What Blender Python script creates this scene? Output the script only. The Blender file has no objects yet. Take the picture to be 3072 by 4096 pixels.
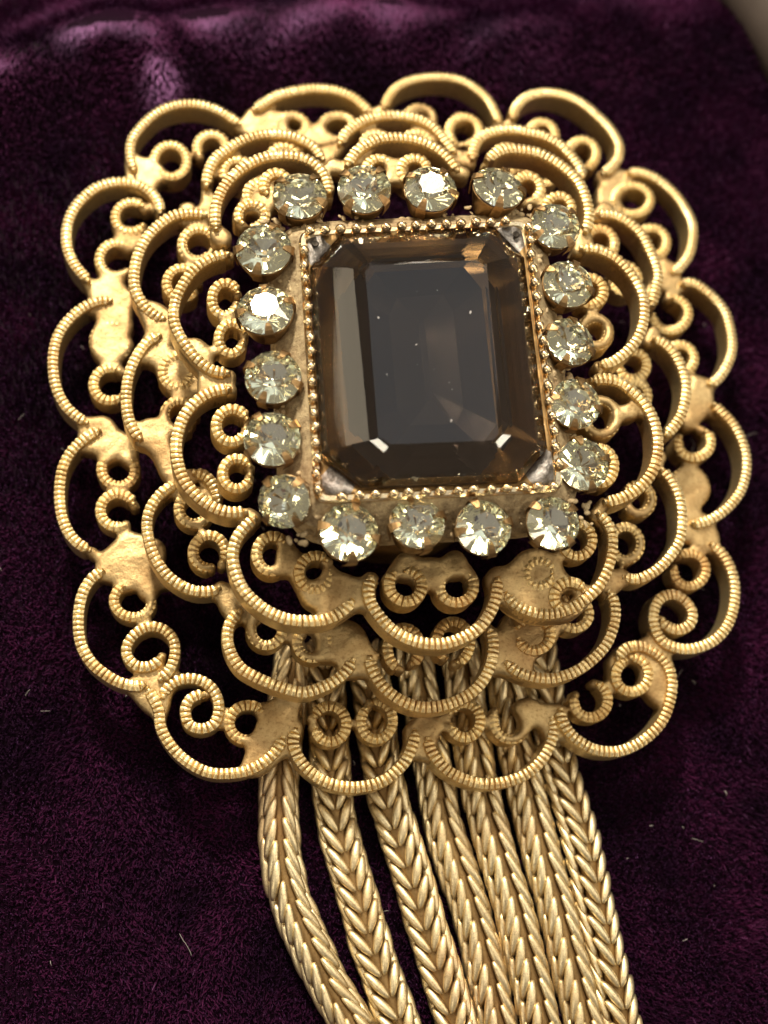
import bpy, bmesh, math, random
import numpy as np
from mathutils import Vector, Matrix
random.seed(7)
rng = np.random.default_rng(7)
C = bpy.context.scene.collection
scene = bpy.context.scene
R = math.radians

# ------------------------------------------------------------------ camera, room light, lamps (1 unit = 1 cm)
cam_d = bpy.data.cameras.new('camera')
cam = bpy.data.objects.new('camera', cam_d)
C.objects.link(cam)
nrm = Vector((-math.tan(R(8)), -math.tan(R(18)), 1)).normalized()
rgt = (-nrm).cross(Vector((0, 1, 0))).normalized()
upv = rgt.cross(-nrm)
m = Matrix((rgt, upv, nrm)).transposed().to_4x4()
m.translation = nrm * 10.0
cam.matrix_world = m
cam_d.sensor_fit = 'VERTICAL'
cam_d.sensor_height = 24
cam_d.lens = 24 * 1.207
cam_d.clip_start = .1
cam_d.clip_end = 500
cam_d.dof.use_dof = True
cam_d.dof.focus_distance = 9.2
cam_d.dof.aperture_fstop = 0.165
scene.camera = cam

world = bpy.data.worlds.new('World')
scene.world = world
world.use_nodes = True
bg = world.node_tree.nodes['Background']
bg.inputs[0].default_value = (1.0, .86, .70, 1)
bg.inputs[1].default_value = .22

def lamp(name, loc, target, size, power, col, shape='DISK'):
    d = bpy.data.lights.new(name, 'AREA')
    d.shape = shape
    d.size = size
    d.energy = power
    d.color = col
    o = bpy.data.objects.new(name, d)
    C.objects.link(o)
    o.location = loc
    o.rotation_euler = (Vector(target) - Vector(loc)).to_track_quat('-Z', 'Y').to_euler()
    return o

KEY = Vector((-7, 21, 23))
lamp('ceiling_lamp', KEY, (0, 0, 0), 4.4, 15500, (1.0, .90, .74))
for x, y, z in ((20, 9, 24), (4, 23, 24.5), (28.5, -5.8, 16.2), (-18.7, -16.6, 21.9), (-4, 8, 34), (12, -6, 31)):
    lamp('sparkle_fill_lamp', (x, y, z), (0, 0, 0), 5.2, 1350, (1.0, .89, .70))  # added lamps, no chandelier here: rhinestone sparkle and glints on the stone's facets
lamp('left_facet_fill', (-28, 11, 17), (0, 0, 0), 15, 1500, (1.0, .86, .62))  # added lamp, puts a broad tan reflection on the stone's left facets
lamp('window_glow', (5, 14.5, 30), (0, 0, 1), 24, 1200, (.78, .90, 1.0), 'SQUARE')
scene.view_settings.view_transform = 'Standard'
scene.view_settings.look = 'None'
scene.view_settings.exposure = 0.02
scene.view_settings.gamma = 1
scene.cycles.max_bounces = 14
scene.cycles.transmission_bounces = 14
scene.cycles.glossy_bounces = 8
scene.cycles.caustics_reflective = True
scene.cycles.caustics_refractive = True
scene.cycles.sample_clamp_indirect = 60

# ------------------------------------------------------------------ materials
def new_mat(name):
    mt = bpy.data.materials.new(name)
    mt.use_nodes = True
    nt = mt.node_tree
    return mt, nt, nt.nodes['Principled BSDF']

def node(nt, typ, **kw):
    n = nt.nodes.new(typ)
    for k, v in kw.items():
        if k in n.inputs: n.inputs[k].default_value = v
        else: setattr(n, k, v)
    return n

def metal(name, base, dirt, rough, dirt_amt=.55, scale=5.0, bump=.15, fine=60.0, metallic=1.0, drough=.2):
    mt, nt, p = new_mat(name)
    L = nt.links.new
    tc = node(nt, 'ShaderNodeNewGeometry')
    n1 = node(nt, 'ShaderNodeTexNoise', Scale=scale, Detail=6.0, Roughness=.65)
    n2 = node(nt, 'ShaderNodeTexNoise', Scale=fine, Detail=4.0, Roughness=.7)
    L(tc.outputs['Position'], n1.inputs['Vector']); L(tc.outputs['Position'], n2.inputs['Vector'])
    cr = node(nt, 'ShaderNodeValToRGB')
    cr.color_ramp.elements[0].position = .42; cr.color_ramp.elements[1].position = .68
    L(n1.outputs['Fac'], cr.inputs['Fac'])
    ml = node(nt, 'ShaderNodeMath', operation='MULTIPLY'); ml.inputs[1].default_value = dirt_amt
    L(cr.outputs['Color'], ml.inputs[0])
    mx = node(nt, 'ShaderNodeMix', data_type='RGBA')
    L(ml.outputs[0], mx.inputs['Factor'])
    mx.inputs[6].default_value = (*base, 1); mx.inputs[7].default_value = (*dirt, 1)
    n3 = node(nt, 'ShaderNodeTexNoise', Scale=1.15, Detail=3.0, Roughness=.6)
    L(tc.outputs['Position'], n3.inputs['Vector'])
    cr3 = node(nt, 'ShaderNodeValToRGB')
    cr3.color_ramp.elements[0].position = .54; cr3.color_ramp.elements[1].position = .72
    L(n3.outputs['Fac'], cr3.inputs['Fac'])
    mc = node(nt, 'ShaderNodeMath', operation='MULTIPLY'); mc.inputs[1].default_value = .45
    L(cr3.outputs['Color'], mc.inputs[0])
    mx3 = node(nt, 'ShaderNodeMix', data_type='RGBA')
    L(mc.outputs[0], mx3.inputs['Factor']); L(mx.outputs[2], mx3.inputs[6])
    mx3.inputs[7].default_value = (base[0] * .78, base[1] * .58, base[2] * .50, 1)
    # fine speckle of tarnish
    cr2 = node(nt, 'ShaderNodeValToRGB')
    cr2.color_ramp.elements[0].position = .30; cr2.color_ramp.elements[0].color = (.45, .36, .28, 1)
    cr2.color_ramp.elements[1].position = .50; cr2.color_ramp.elements[1].color = (1, 1, 1, 1)
    L(n2.outputs['Fac'], cr2.inputs['Fac'])
    mu = node(nt, 'ShaderNodeMix', data_type='RGBA', blend_type='MULTIPLY')
    mu.inputs['Factor'].default_value = .7
    L(mx3.outputs[2], mu.inputs[6]); L(cr2.outputs['Color'], mu.inputs[7])
    L(mu.outputs[2], p.inputs['Base Color'])
    p.inputs['Metallic'].default_value = metallic
    ra = node(nt, 'ShaderNodeMath', operation='MULTIPLY_ADD'); ra.inputs[1].default_value = drough; ra.inputs[2].default_value = rough
    L(ml.outputs[0], ra.inputs[0]); L(ra.outputs[0], p.inputs['Roughness'])
    b = node(nt, 'ShaderNodeBump', Strength=bump, Distance=.01)
    L(n2.outputs['Fac'], b.inputs['Height']); L(b.outputs['Normal'], p.inputs['Normal'])
    return mt

M_GOLD = metal('antique_gold', (.82, .62, .29), (.54, .35, .13), .37, .85, 2.2, .3, 60.0, .87)
M_WORN = metal('worn_pale_gold', (.86, .69, .37), (.58, .39, .15), .32, .85, 2.4, .3, 60.0, .88)
M_SOLDER = metal('solder_gold', (.50, .36, .17), (.33, .20, .08), .42, .9, 2.6, .55, 38.0, .85)
M_CHAIN = metal('chain_gold', (.86, .73, .46), (.64, .46, .23), .40, .7, 1.7, .15, 60.0, .96)
M_CORE = metal('chain_core_brass', (.30, .19, .08), (.12, .07, .03), .5)
M_BEAD = metal('bead_gold', (.90, .72, .45), (.60, .40, .19), .18, .5, 8.0, .05)
M_CUP = metal('cup_brass', (.36, .23, .105), (.17, .10, .045), .36, .8, 6.0, .2)
M_PLATE = metal('plate_brass', (.54, .42, .24), (.22, .15, .075), .55, 1.0, 13.0, .9, 40.0, .35)
M_SILVER = metal('grey_solder', (.26, .24, .22), (.08, .065, .05), .38, .9, 16.0, .9, 30.0)

def glass(name, col, ior, rough=0.0):
    mt, nt, p = new_mat(name)
    p.inputs['Base Color'].default_value = (*col, 1)
    p.inputs['Transmission Weight'].default_value = 1
    p.inputs['IOR'].default_value = ior
    p.inputs['Roughness'].default_value = rough
    return mt

M_SMOKE = glass('smoky_brown_glass', (.57, .44, .31), 1.56)
_nt = M_SMOKE.node_tree; _p = _nt.nodes['Principled BSDF']
_g = node(_nt, 'ShaderNodeNewGeometry'); _n = node(_nt, 'ShaderNodeTexNoise', Scale=2.2, Detail=7.0, Roughness=.7)
_r = node(_nt, 'ShaderNodeMapRange'); _r.inputs[1].default_value = .45; _r.inputs[2].default_value = .75; _r.inputs[3].default_value = 0; _r.inputs[4].default_value = .10
_nt.links.new(_g.outputs['Position'], _n.inputs['Vector']); _nt.links.new(_n.outputs['Fac'], _r.inputs[0]); _nt.links.new(_r.outputs[0], _p.inputs['Roughness'])
M_STRASS = glass('pale_yellow_glass', (1.0, 1.0, .955), 1.58, .0)

def mirror(name, col, rough):
    mt, nt, p = new_mat(name)
    p.inputs['Base Color'].default_value = (*col, 1)
    p.inputs['Metallic'].default_value = 1
    p.inputs['Roughness'].default_value = rough
    return mt

M_FOILB = mirror('brown_foil', (.42, .33, .21), .17)
M_FOILD = mirror('shaded_keel_foil', (.030, .026, .026), .35)  # shade painted into the keel foil so the table looks dark inside
_q = M_FOILD.node_tree.nodes['Principled BSDF']; _q.inputs['Metallic'].default_value = .25; _q.inputs['Specular IOR Level'].default_value = .1
M_FOILS = mirror('silver_foil', (1.0, .99, .85), .05)
M_FOILS.node_tree.nodes['Principled BSDF'].inputs['Metallic'].default_value = .97

def velvet(name, c0, c1, sheen, bump):
    mt, nt, p = new_mat(name)
    L = nt.links.new
    g = node(nt, 'ShaderNodeNewGeometry')
    n1 = node(nt, 'ShaderNodeTexNoise', Scale=1.3, Detail=5.0, Roughness=.6)
    L(g.outputs['Position'], n1.inputs['Vector'])
    mx = node(nt, 'ShaderNodeMix', data_type='RGBA')
    mx.inputs[6].default_value = (*c0, 1); mx.inputs[7].default_value = (*c1, 1)
    rm = node(nt, 'ShaderNodeMapRange'); rm.inputs[1].default_value = .36; rm.inputs[2].default_value = .68
    L(n1.outputs['Fac'], rm.inputs[0]); L(rm.outputs[0], mx.inputs['Factor'])
    L(mx.outputs[2], p.inputs['Base Color'])
    p.inputs['Roughness'].default_value = .55
    p.inputs['Specular IOR Level'].default_value = .25
    p.inputs['Sheen Weight'].default_value = sheen
    p.inputs['Sheen Roughness'].default_value = .35
    p.inputs['Sheen Tint'].default_value = (.55, .20, .62, 1)
    return mt

M_VELVET = velvet('plum_velvet', (.006, .0012, .005), (.010, .002, .008), .02, 0)
M_PILE = velvet('plum_velvet_pile', (.007, .0015, .006), (.064, .0095, .040), .15, 0)
M_LINT, _nt, _p = new_mat('pale_lint'); _p.inputs['Base Color'].default_value = (.36, .33, .31, 1); _p.inputs['Roughness'].default_value = .7
_p = M_PILE.node_tree.nodes['Principled BSDF']
_p.inputs['Roughness'].default_value = .42
_p.inputs['Specular IOR Level'].default_value = .72
_p.inputs['Specular Tint'].default_value = (.85, .36, .88, 1)
_q = M_VELVET.node_tree.nodes['Principled BSDF']; _q.inputs['Specular IOR Level'].default_value = .03
M_RIM = velvet('beige_padding', (.060, .046, .038), (.080, .062, .051), .05, 0)
M_DARK = mirror('dark_pit', (.03, .025, .02), .5)

# ------------------------------------------------------------------ helpers
def mesh_obj(name, verts, faces, mat, parent=None, smooth=False, link=True):
    me = bpy.data.meshes.new(name)
    me.from_pydata([tuple(map(float, v)) for v in verts], [], faces)
    me.update()
    if smooth: me.polygons.foreach_set('use_smooth', [True] * len(me.polygons))
    if isinstance(mat, (list, tuple)):
        for k in mat: me.materials.append(k)
    elif mat: me.materials.append(mat)
    o = bpy.data.objects.new(name, me)
    if link: C.objects.link(o)
    o.parent = parent
    return o

def place(name, me, parent, mw):
    o = bpy.data.objects.new(name, me)
    C.objects.link(o)
    o.parent = parent
    o.matrix_local = mw
    return o

def empty(name, loc=(0, 0, 0)):
    o = bpy.data.objects.new(name, None)
    C.objects.link(o)
    o.location = loc
    o.empty_display_size = .2
    return o

def tag(o, label, cat, group=None, kind=None):
    o['label'] = label
    if cat: o['category'] = cat
    if group: o['group'] = group
    if kind: o['kind'] = kind
    return o

def catmull(P, step=.012):
    P = np.asarray(P, float)
    Q = np.vstack([2 * P[0] - P[1], P, 2 * P[-1] - P[-2]])
    out = []
    for i in range(1, len(Q) - 2):
        t = np.linspace(0, 1, 16, endpoint=False)[:, None]
        a, b, c, d = Q[i - 1], Q[i], Q[i + 1], Q[i + 2]
        out.append(.5 * (2 * b + (c - a) * t + (2 * a - 5 * b + 4 * c - d) * t ** 2 + (3 * b - a - 3 * c + d) * t ** 3))
    out.append(P[-1:])
    D = np.vstack(out)
    s = np.r_[0, np.cumsum(np.linalg.norm(np.diff(D, axis=0), axis=1))]
    n = max(8, int(round(s[-1] / step)))
    u = np.linspace(0, s[-1], n + 1)
    return np.stack([np.interp(u, s, D[:, k]) for k in range(D.shape[1])], 1), u

def smoothstep(a, b, x):
    t = np.clip((x - a) / (b - a), 0, 1)
    return t * t * (3 - 2 * t)

# ------------------------------------------------------------------ traced plan of the brooch (cm, in the plane of each layer)
OUTER = [
 (0,[(-2.171,2.990),(-2.213,3.144),(-2.209,3.295),(-2.135,3.455),(-2.014,3.606),(-1.862,3.696),(-1.693,3.729),(-1.520,3.703),(-1.371,3.624),(-1.276,3.555)]),
 (1,[(-2.002,3.074),(-2.012,3.147),(-1.996,3.219),(-1.955,3.276),(-1.899,3.307),(-1.838,3.308),(-1.784,3.278),(-1.746,3.225),(-1.732,3.158),(-1.743,3.091),(-1.776,3.037),(-1.825,3.003),(-1.880,2.998),(-1.931,3.019),(-1.969,3.064)]),
 (1,[(-1.616,3.218),(-1.643,3.273),(-1.647,3.336),(-1.626,3.395),(-1.586,3.440),(-1.534,3.461),(-1.481,3.457),(-1.435,3.427),(-1.407,3.380),(-1.400,3.323),(-1.414,3.269),(-1.448,3.226),(-1.493,3.203)]),
 (0,[(-1.175,3.706),(-1.071,3.792),(-0.966,3.877),(-0.819,3.948),(-0.630,4.000),(-0.439,3.996),(-0.274,3.933),(-0.164,3.840),(-0.102,3.798)]),
 (1,[(-0.848,3.475),(-0.905,3.492),(-0.947,3.528),(-0.966,3.578),(-0.961,3.631),(-0.932,3.680),(-0.884,3.714),(-0.828,3.729),(-0.772,3.723),(-0.726,3.696),(-0.700,3.654),(-0.696,3.606),(-0.714,3.559),(-0.752,3.522),(-0.801,3.501)]),
 (1,[(-0.326,3.537),(-0.390,3.515),(-0.456,3.517),(-0.511,3.541),(-0.547,3.584),(-0.558,3.637),(-0.542,3.691),(-0.503,3.737),(-0.448,3.765),(-0.387,3.773),(-0.332,3.759),(-0.291,3.726),(-0.271,3.680),(-0.276,3.630),(-0.304,3.585)]),
 (0,[(-0.006,3.840),(0.056,3.991),(0.154,4.114),(0.308,4.204),(0.505,4.249),(0.702,4.237),(0.857,4.163),(0.981,4.045),(1.048,3.897),(1.073,3.803)]),
 (1,[(0.228,3.721),(0.213,3.777),(0.222,3.836),(0.254,3.887),(0.301,3.922),(0.354,3.934),(0.405,3.922),(0.444,3.890),(0.463,3.842),(0.461,3.790),(0.438,3.742),(0.400,3.706)]),
 (1,[(0.675,3.557),(0.629,3.599),(0.606,3.659),(0.610,3.725),(0.639,3.786),(0.688,3.831),(0.747,3.854),(0.807,3.849),(0.856,3.819),(0.886,3.770),(0.892,3.711),(0.874,3.652),(0.836,3.604),(0.785,3.575),(0.730,3.570)]),
 (0,[(1.193,3.847),(1.233,3.981),(1.337,4.106),(1.497,4.172),(1.670,4.165),(1.840,4.092),(1.993,3.968),(2.116,3.841),(2.193,3.686),(2.184,3.540),(2.106,3.421),(2.016,3.349)]),
 (1,[(1.355,3.623),(1.342,3.686),(1.353,3.752),(1.387,3.809),(1.436,3.848),(1.492,3.861),(1.544,3.847),(1.582,3.810),(1.600,3.757),(1.596,3.697),(1.571,3.643),(1.530,3.604)]),
 (1,[(1.712,3.516),(1.720,3.586),(1.753,3.648),(1.805,3.693),(1.864,3.711),(1.920,3.699),(1.962,3.662),(1.983,3.607),(1.980,3.544),(1.954,3.486),(1.911,3.444),(1.859,3.423)]),
 (0,[(2.261,3.387),(2.392,3.407),(2.561,3.350),(2.710,3.221),(2.799,3.070),(2.850,2.902),(2.837,2.730),(2.788,2.573),(2.693,2.443),(2.618,2.377)]),
 (1,[(2.132,3.044),(2.127,3.110),(2.155,3.176),(2.208,3.230),(2.278,3.263),(2.352,3.268),(2.416,3.246),(2.460,3.202),(2.476,3.144),(2.461,3.082),(2.421,3.027),(2.362,2.990),(2.295,2.975),(2.232,2.985),(2.185,3.017)]),
 (1,[(2.316,2.727),(2.356,2.785),(2.412,2.824),(2.474,2.837),(2.532,2.823),(2.575,2.785),(2.595,2.731),(2.591,2.670),(2.563,2.614),(2.518,2.573),(2.464,2.552),(2.410,2.554)]),
 (0,[(2.680,2.276),(2.808,2.285),(2.955,2.191),(3.071,2.064),(3.113,1.929),(3.126,1.767),(3.106,1.620),(3.037,1.470),(2.958,1.364),(2.870,1.302)]),
 (1,[(2.584,2.144),(2.658,2.131),(2.713,2.089),(2.741,2.027),(2.736,1.956),(2.700,1.891),(2.642,1.843),(2.573,1.821),(2.506,1.827),(2.453,1.860),(2.424,1.912),(2.422,1.974)]),
 (1,[(2.527,1.611),(2.572,1.659),(2.628,1.684),(2.685,1.684),(2.733,1.658),(2.762,1.614),(2.769,1.558),(2.752,1.503),(2.717,1.457),(2.669,1.430),(2.619,1.424)]),
 (0,[(2.882,1.118),(2.970,1.024),(3.056,0.917),(3.119,0.781),(3.145,0.630),(3.124,0.478),(3.063,0.325),(2.949,0.185),(2.821,0.086),(2.683,0.027),(2.605,0.037)]),
 (1,[(2.802,0.882),(2.839,0.828),(2.844,0.762),(2.820,0.698),(2.770,0.648),(2.707,0.621),(2.643,0.621),(2.590,0.648),(2.558,0.695),(2.553,0.753),(2.574,0.810)]),
 (1,[(2.494,0.404),(2.534,0.462),(2.594,0.501),(2.661,0.511),(2.722,0.490),(2.765,0.444),(2.781,0.381),(2.767,0.313),(2.726,0.255),(2.666,0.217),(2.600,0.208),(2.539,0.228)]),
 (0,[(2.762,-0.136),(2.860,-0.224),(2.927,-0.351),(2.953,-0.505),(2.923,-0.685),(2.843,-0.853),(2.716,-0.975),(2.557,-1.042),(2.417,-1.046),(2.293,-0.994),(2.230,-0.896),(2.220,-0.772),(2.280,-0.644),(2.399,-0.595),(2.499,-0.636),(2.563,-0.735),(2.535,-0.837),(2.428,-0.890),(2.329,-0.856),(2.295,-0.794)]),
 (1,[(2.481,-0.267),(2.544,-0.236),(2.611,-0.233),(2.669,-0.258),(2.707,-0.305),(2.717,-0.365),(2.700,-0.425),(2.658,-0.474),(2.602,-0.504),(2.541,-0.509),(2.488,-0.488),(2.453,-0.447),(2.440,-0.394),(2.454,-0.340)]),
 (0,[(1.880,-1.153),(1.973,-1.059),(2.113,-1.042),(2.247,-1.106),(2.328,-1.215),(2.343,-1.348),(2.307,-1.494),(2.234,-1.639),(2.127,-1.748),(1.998,-1.832),(1.848,-1.882),(1.678,-1.873),(1.536,-1.805),(1.455,-1.725),(1.411,-1.632),(1.408,-1.549)]),
 (1,[(1.993,-1.126),(2.058,-1.129),(2.113,-1.158),(2.147,-1.208),(2.155,-1.268),(2.136,-1.327),(2.094,-1.374),(2.037,-1.401),(1.978,-1.403),(1.925,-1.381),(1.890,-1.339),(1.877,-1.286),(1.890,-1.231),(1.924,-1.185),(1.974,-1.156)]),
 (1,[(1.709,-1.343),(1.764,-1.373),(1.799,-1.423),(1.806,-1.484),(1.785,-1.542),(1.742,-1.588),(1.686,-1.612),(1.627,-1.611),(1.577,-1.587),(1.544,-1.543),(1.535,-1.490),(1.551,-1.438)]),
 (0,[(0.343,-1.793),(0.378,-1.915),(0.501,-2.053),(0.716,-2.137),(0.915,-2.134),(1.118,-2.062),(1.270,-1.918),(1.352,-1.738),(1.339,-1.613)]),
 (1,[(0.516,-1.619),(0.551,-1.566),(0.601,-1.533),(0.659,-1.527),(0.712,-1.547),(0.750,-1.589),(0.766,-1.645),(0.758,-1.703),(0.729,-1.752),(0.683,-1.783),(0.632,-1.790),(0.583,-1.774),(0.548,-1.737),(0.531,-1.688)]),
 (1,[(0.895,-1.575),(0.877,-1.640),(0.884,-1.704),(0.915,-1.758),(0.963,-1.791),(1.020,-1.798),(1.075,-1.780),(1.118,-1.739),(1.143,-1.684),(1.145,-1.625),(1.125,-1.573),(1.086,-1.536)]),
 (0,[(-0.672,-1.742),(-0.687,-1.881),(-0.596,-2.035),(-0.420,-2.152),(-0.209,-2.184),(0.002,-2.129),(0.162,-1.989),(0.235,-1.830),(0.246,-1.742)]),
 (1,[(-0.541,-1.667),(-0.508,-1.613),(-0.456,-1.579),(-0.397,-1.574),(-0.343,-1.596),(-0.303,-1.641),(-0.286,-1.700),(-0.295,-1.760),(-0.326,-1.809),(-0.373,-1.838),(-0.426,-1.842),(-0.475,-1.822),(-0.510,-1.781),(-0.525,-1.728)]),
 (1,[(-0.099,-1.537),(-0.042,-1.529),(0.013,-1.549),(0.054,-1.593),(0.074,-1.652),(0.070,-1.714),(0.043,-1.768),(-0.001,-1.804),(-0.053,-1.816),(-0.103,-1.803),(-0.143,-1.767),(-0.166,-1.716),(-0.167,-1.659),(-0.146,-1.607),(-0.109,-1.570)]),
 (0,[(-1.804,-1.460),(-1.749,-1.550),(-1.705,-1.640),(-1.688,-1.752),(-1.638,-1.851),(-1.555,-1.950),(-1.440,-2.037),(-1.316,-2.090),(-1.182,-2.099),(-1.038,-2.075),(-0.905,-2.006),(-0.817,-1.915),(-0.763,-1.813)]),
 (0,[(-1.688,-1.549),(-1.658,-1.468),(-1.572,-1.403),(-1.448,-1.388),(-1.332,-1.443),(-1.272,-1.539),(-1.262,-1.641),(-1.297,-1.733),(-1.386,-1.768),(-1.477,-1.736),(-1.510,-1.635),(-1.485,-1.555),(-1.425,-1.514),(-1.364,-1.501)]),
 (1,[(-0.927,-1.624),(-0.982,-1.588),(-1.047,-1.580),(-1.109,-1.598),(-1.154,-1.639),(-1.176,-1.695),(-1.169,-1.752),(-1.137,-1.801),(-1.087,-1.831),(-1.029,-1.838),(-0.974,-1.821),(-0.934,-1.784),(-0.915,-1.734)]),
 (0,[(-2.183,-0.558),(-2.274,-0.633),(-2.333,-0.754),(-2.351,-0.897),(-2.340,-1.048),(-2.303,-1.175),(-2.228,-1.288),(-2.134,-1.366),(-2.018,-1.431),(-1.894,-1.457),(-1.805,-1.443)]),
 (0,[(-1.717,-1.412),(-1.643,-1.330),(-1.609,-1.213),(-1.627,-1.097),(-1.705,-1.017),(-1.808,-0.997),(-1.907,-1.047),(-1.969,-1.142),(-1.963,-1.235),(-1.892,-1.302),(-1.802,-1.305),(-1.742,-1.269),(-1.706,-1.216)]),
 (1,[(-2.019,-0.672),(-2.069,-0.713),(-2.093,-0.768),(-2.088,-0.827),(-2.055,-0.877),(-2.002,-0.909),(-1.939,-0.918),(-1.880,-0.903),(-1.836,-0.867),(-1.814,-0.817),(-1.818,-0.765),(-1.848,-0.720)]),
 (0,[(-2.287,0.606),(-2.388,0.536),(-2.496,0.415),(-2.556,0.285),(-2.573,0.133),(-2.560,-0.028),(-2.527,-0.163),(-2.473,-0.271),(-2.397,-0.353),(-2.297,-0.404)]),
 (1,[(-2.239,0.372),(-2.262,0.309),(-2.256,0.243),(-2.223,0.187),(-2.171,0.152),(-2.112,0.144),(-2.057,0.165),(-2.017,0.209),(-2.001,0.266),(-2.010,0.324),(-2.042,0.371)]),
 (1,[(-1.989,-0.014),(-2.025,0.035),(-2.077,0.065),(-2.134,0.071),(-2.186,0.051),(-2.226,0.011),(-2.245,-0.041),(-2.242,-0.097),(-2.218,-0.147),(-2.177,-0.181),(-2.128,-0.196),(-2.078,-0.188),(-2.037,-0.161)]),
 (0,[(-2.268,1.753),(-2.389,1.738),(-2.517,1.659),(-2.617,1.543),(-2.684,1.402),(-2.707,1.239),(-2.694,1.067),(-2.652,0.911),(-2.577,0.784),(-2.482,0.699),(-2.396,0.652)]),
 (1,[(-2.194,1.541),(-2.256,1.556),(-2.318,1.542),(-2.368,1.500),(-2.396,1.439),(-2.396,1.372),(-2.368,1.311),(-2.319,1.268),(-2.257,1.253),(-2.195,1.267),(-2.146,1.308),(-2.118,1.369)]),
 (1,[(-2.157,1.128),(-2.213,1.153),(-2.273,1.151),(-2.326,1.123),(-2.362,1.075),(-2.376,1.015),(-2.366,0.956),(-2.335,0.906),(-2.289,0.875),(-2.237,0.867),(-2.187,0.882),(-2.148,0.918)]),
 (0,[(-2.474,1.902),(-2.608,2.061),(-2.676,2.225),(-2.690,2.410),(-2.653,2.572),(-2.569,2.710),(-2.452,2.823),(-2.304,2.881),(-2.152,2.880),(-2.034,2.816),(-1.951,2.705),(-1.926,2.590)]),
 (1,[(-2.065,2.665),(-2.116,2.700),(-2.175,2.708),(-2.232,2.689),(-2.276,2.648),(-2.300,2.592),(-2.301,2.531),(-2.279,2.476),(-2.239,2.437),(-2.189,2.419),(-2.137,2.425),(-2.092,2.453),(-2.062,2.498)]),
 (1,[(-2.181,2.284),(-2.240,2.310),(-2.303,2.306),(-2.358,2.274),(-2.395,2.221),(-2.408,2.158),(-2.396,2.095),(-2.361,2.045),(-2.312,2.015),(-2.256,2.011),(-2.205,2.031),(-2.166,2.073)]),
]
OUTER_PADS = [(-2.025,-0.430,0.146),(-2.123,-0.507,0.098),(-1.907,-0.474,0.110),(-1.857,-0.557,0.073),(-1.825,-1.495,0.073),(-1.765,-1.562,0.055),(-0.791,-1.620,0.110),(-0.844,-1.758,0.098),(-0.864,-1.871,0.085),(-0.918,-1.962,0.061),(0.303,-1.793,0.061),(0.314,-1.907,0.049),(1.302,-1.611,0.073),(1.372,-1.692,0.055),(2.222,-1.278,0.073),(2.237,-1.423,0.061),(2.177,-1.022,0.061),(2.808,1.212,0.098),(2.755,1.068,0.085),(2.804,1.326,0.061),(2.648,0.078,0.073),(2.741,-0.076,0.085),(2.614,2.331,0.073),(2.596,2.466,0.043),(2.156,3.314,0.085),(2.035,3.192,0.049),(2.113,3.058,0.073),(-0.026,3.806,0.067),(0.709,3.864,0.037),(-1.171,3.581,0.098),(-1.027,3.658,0.073),(-2.107,2.988,0.073),(-2.052,2.919,0.061),(-2.153,3.104,0.055),(-2.370,1.822,0.085),(-2.269,1.774,0.098),(-2.285,1.648,0.085),(-2.393,0.613,0.049),(-2.273,0.581,0.073),(-2.219,0.481,0.073),(-2.360,0.473,0.043),(-2.279,0.658,0.055),(-1.851,-0.654,0.073),(-2.184,2.380,0.061),(-2.301,1.887,0.073),(-1.739,-1.436,0.049),(2.781,-0.069,0.061),(2.653,-0.014,0.061),(-1.695,2.683,0.085),(-1.121,3.680,0.061),(-0.554,3.501,0.073),(-1.025,3.596,0.073),(-1.820,-0.386,0.110),(-1.962,-0.342,0.085),(-1.692,-0.612,0.061),(-2.197,1.793,0.085),(-2.214,1.681,0.085),(-2.181,1.546,0.061),(-2.116,0.525,0.073),(-2.062,0.425,0.061),(-0.701,-1.526,0.073),(-0.973,-1.996,0.061),(1.172,-1.543,0.073),(2.268,-1.350,0.061),(2.266,-1.192,0.067),(2.682,1.177,0.073),(2.664,0.951,0.061),(2.520,-0.033,0.073),(2.485,2.291,0.061),(2.029,3.082,0.049),(-0.661,3.491,0.061),(-0.149,3.666,0.061),(-1.103,3.526,0.073),(-0.917,3.544,0.073),(-2.020,3.026,0.055),(-2.134,2.369,0.055),(0.304,-1.701,0.061),(0.375,-1.711,0.061),(2.630,0.359,0.137),(-2.257,1.404,0.144)]
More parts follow.
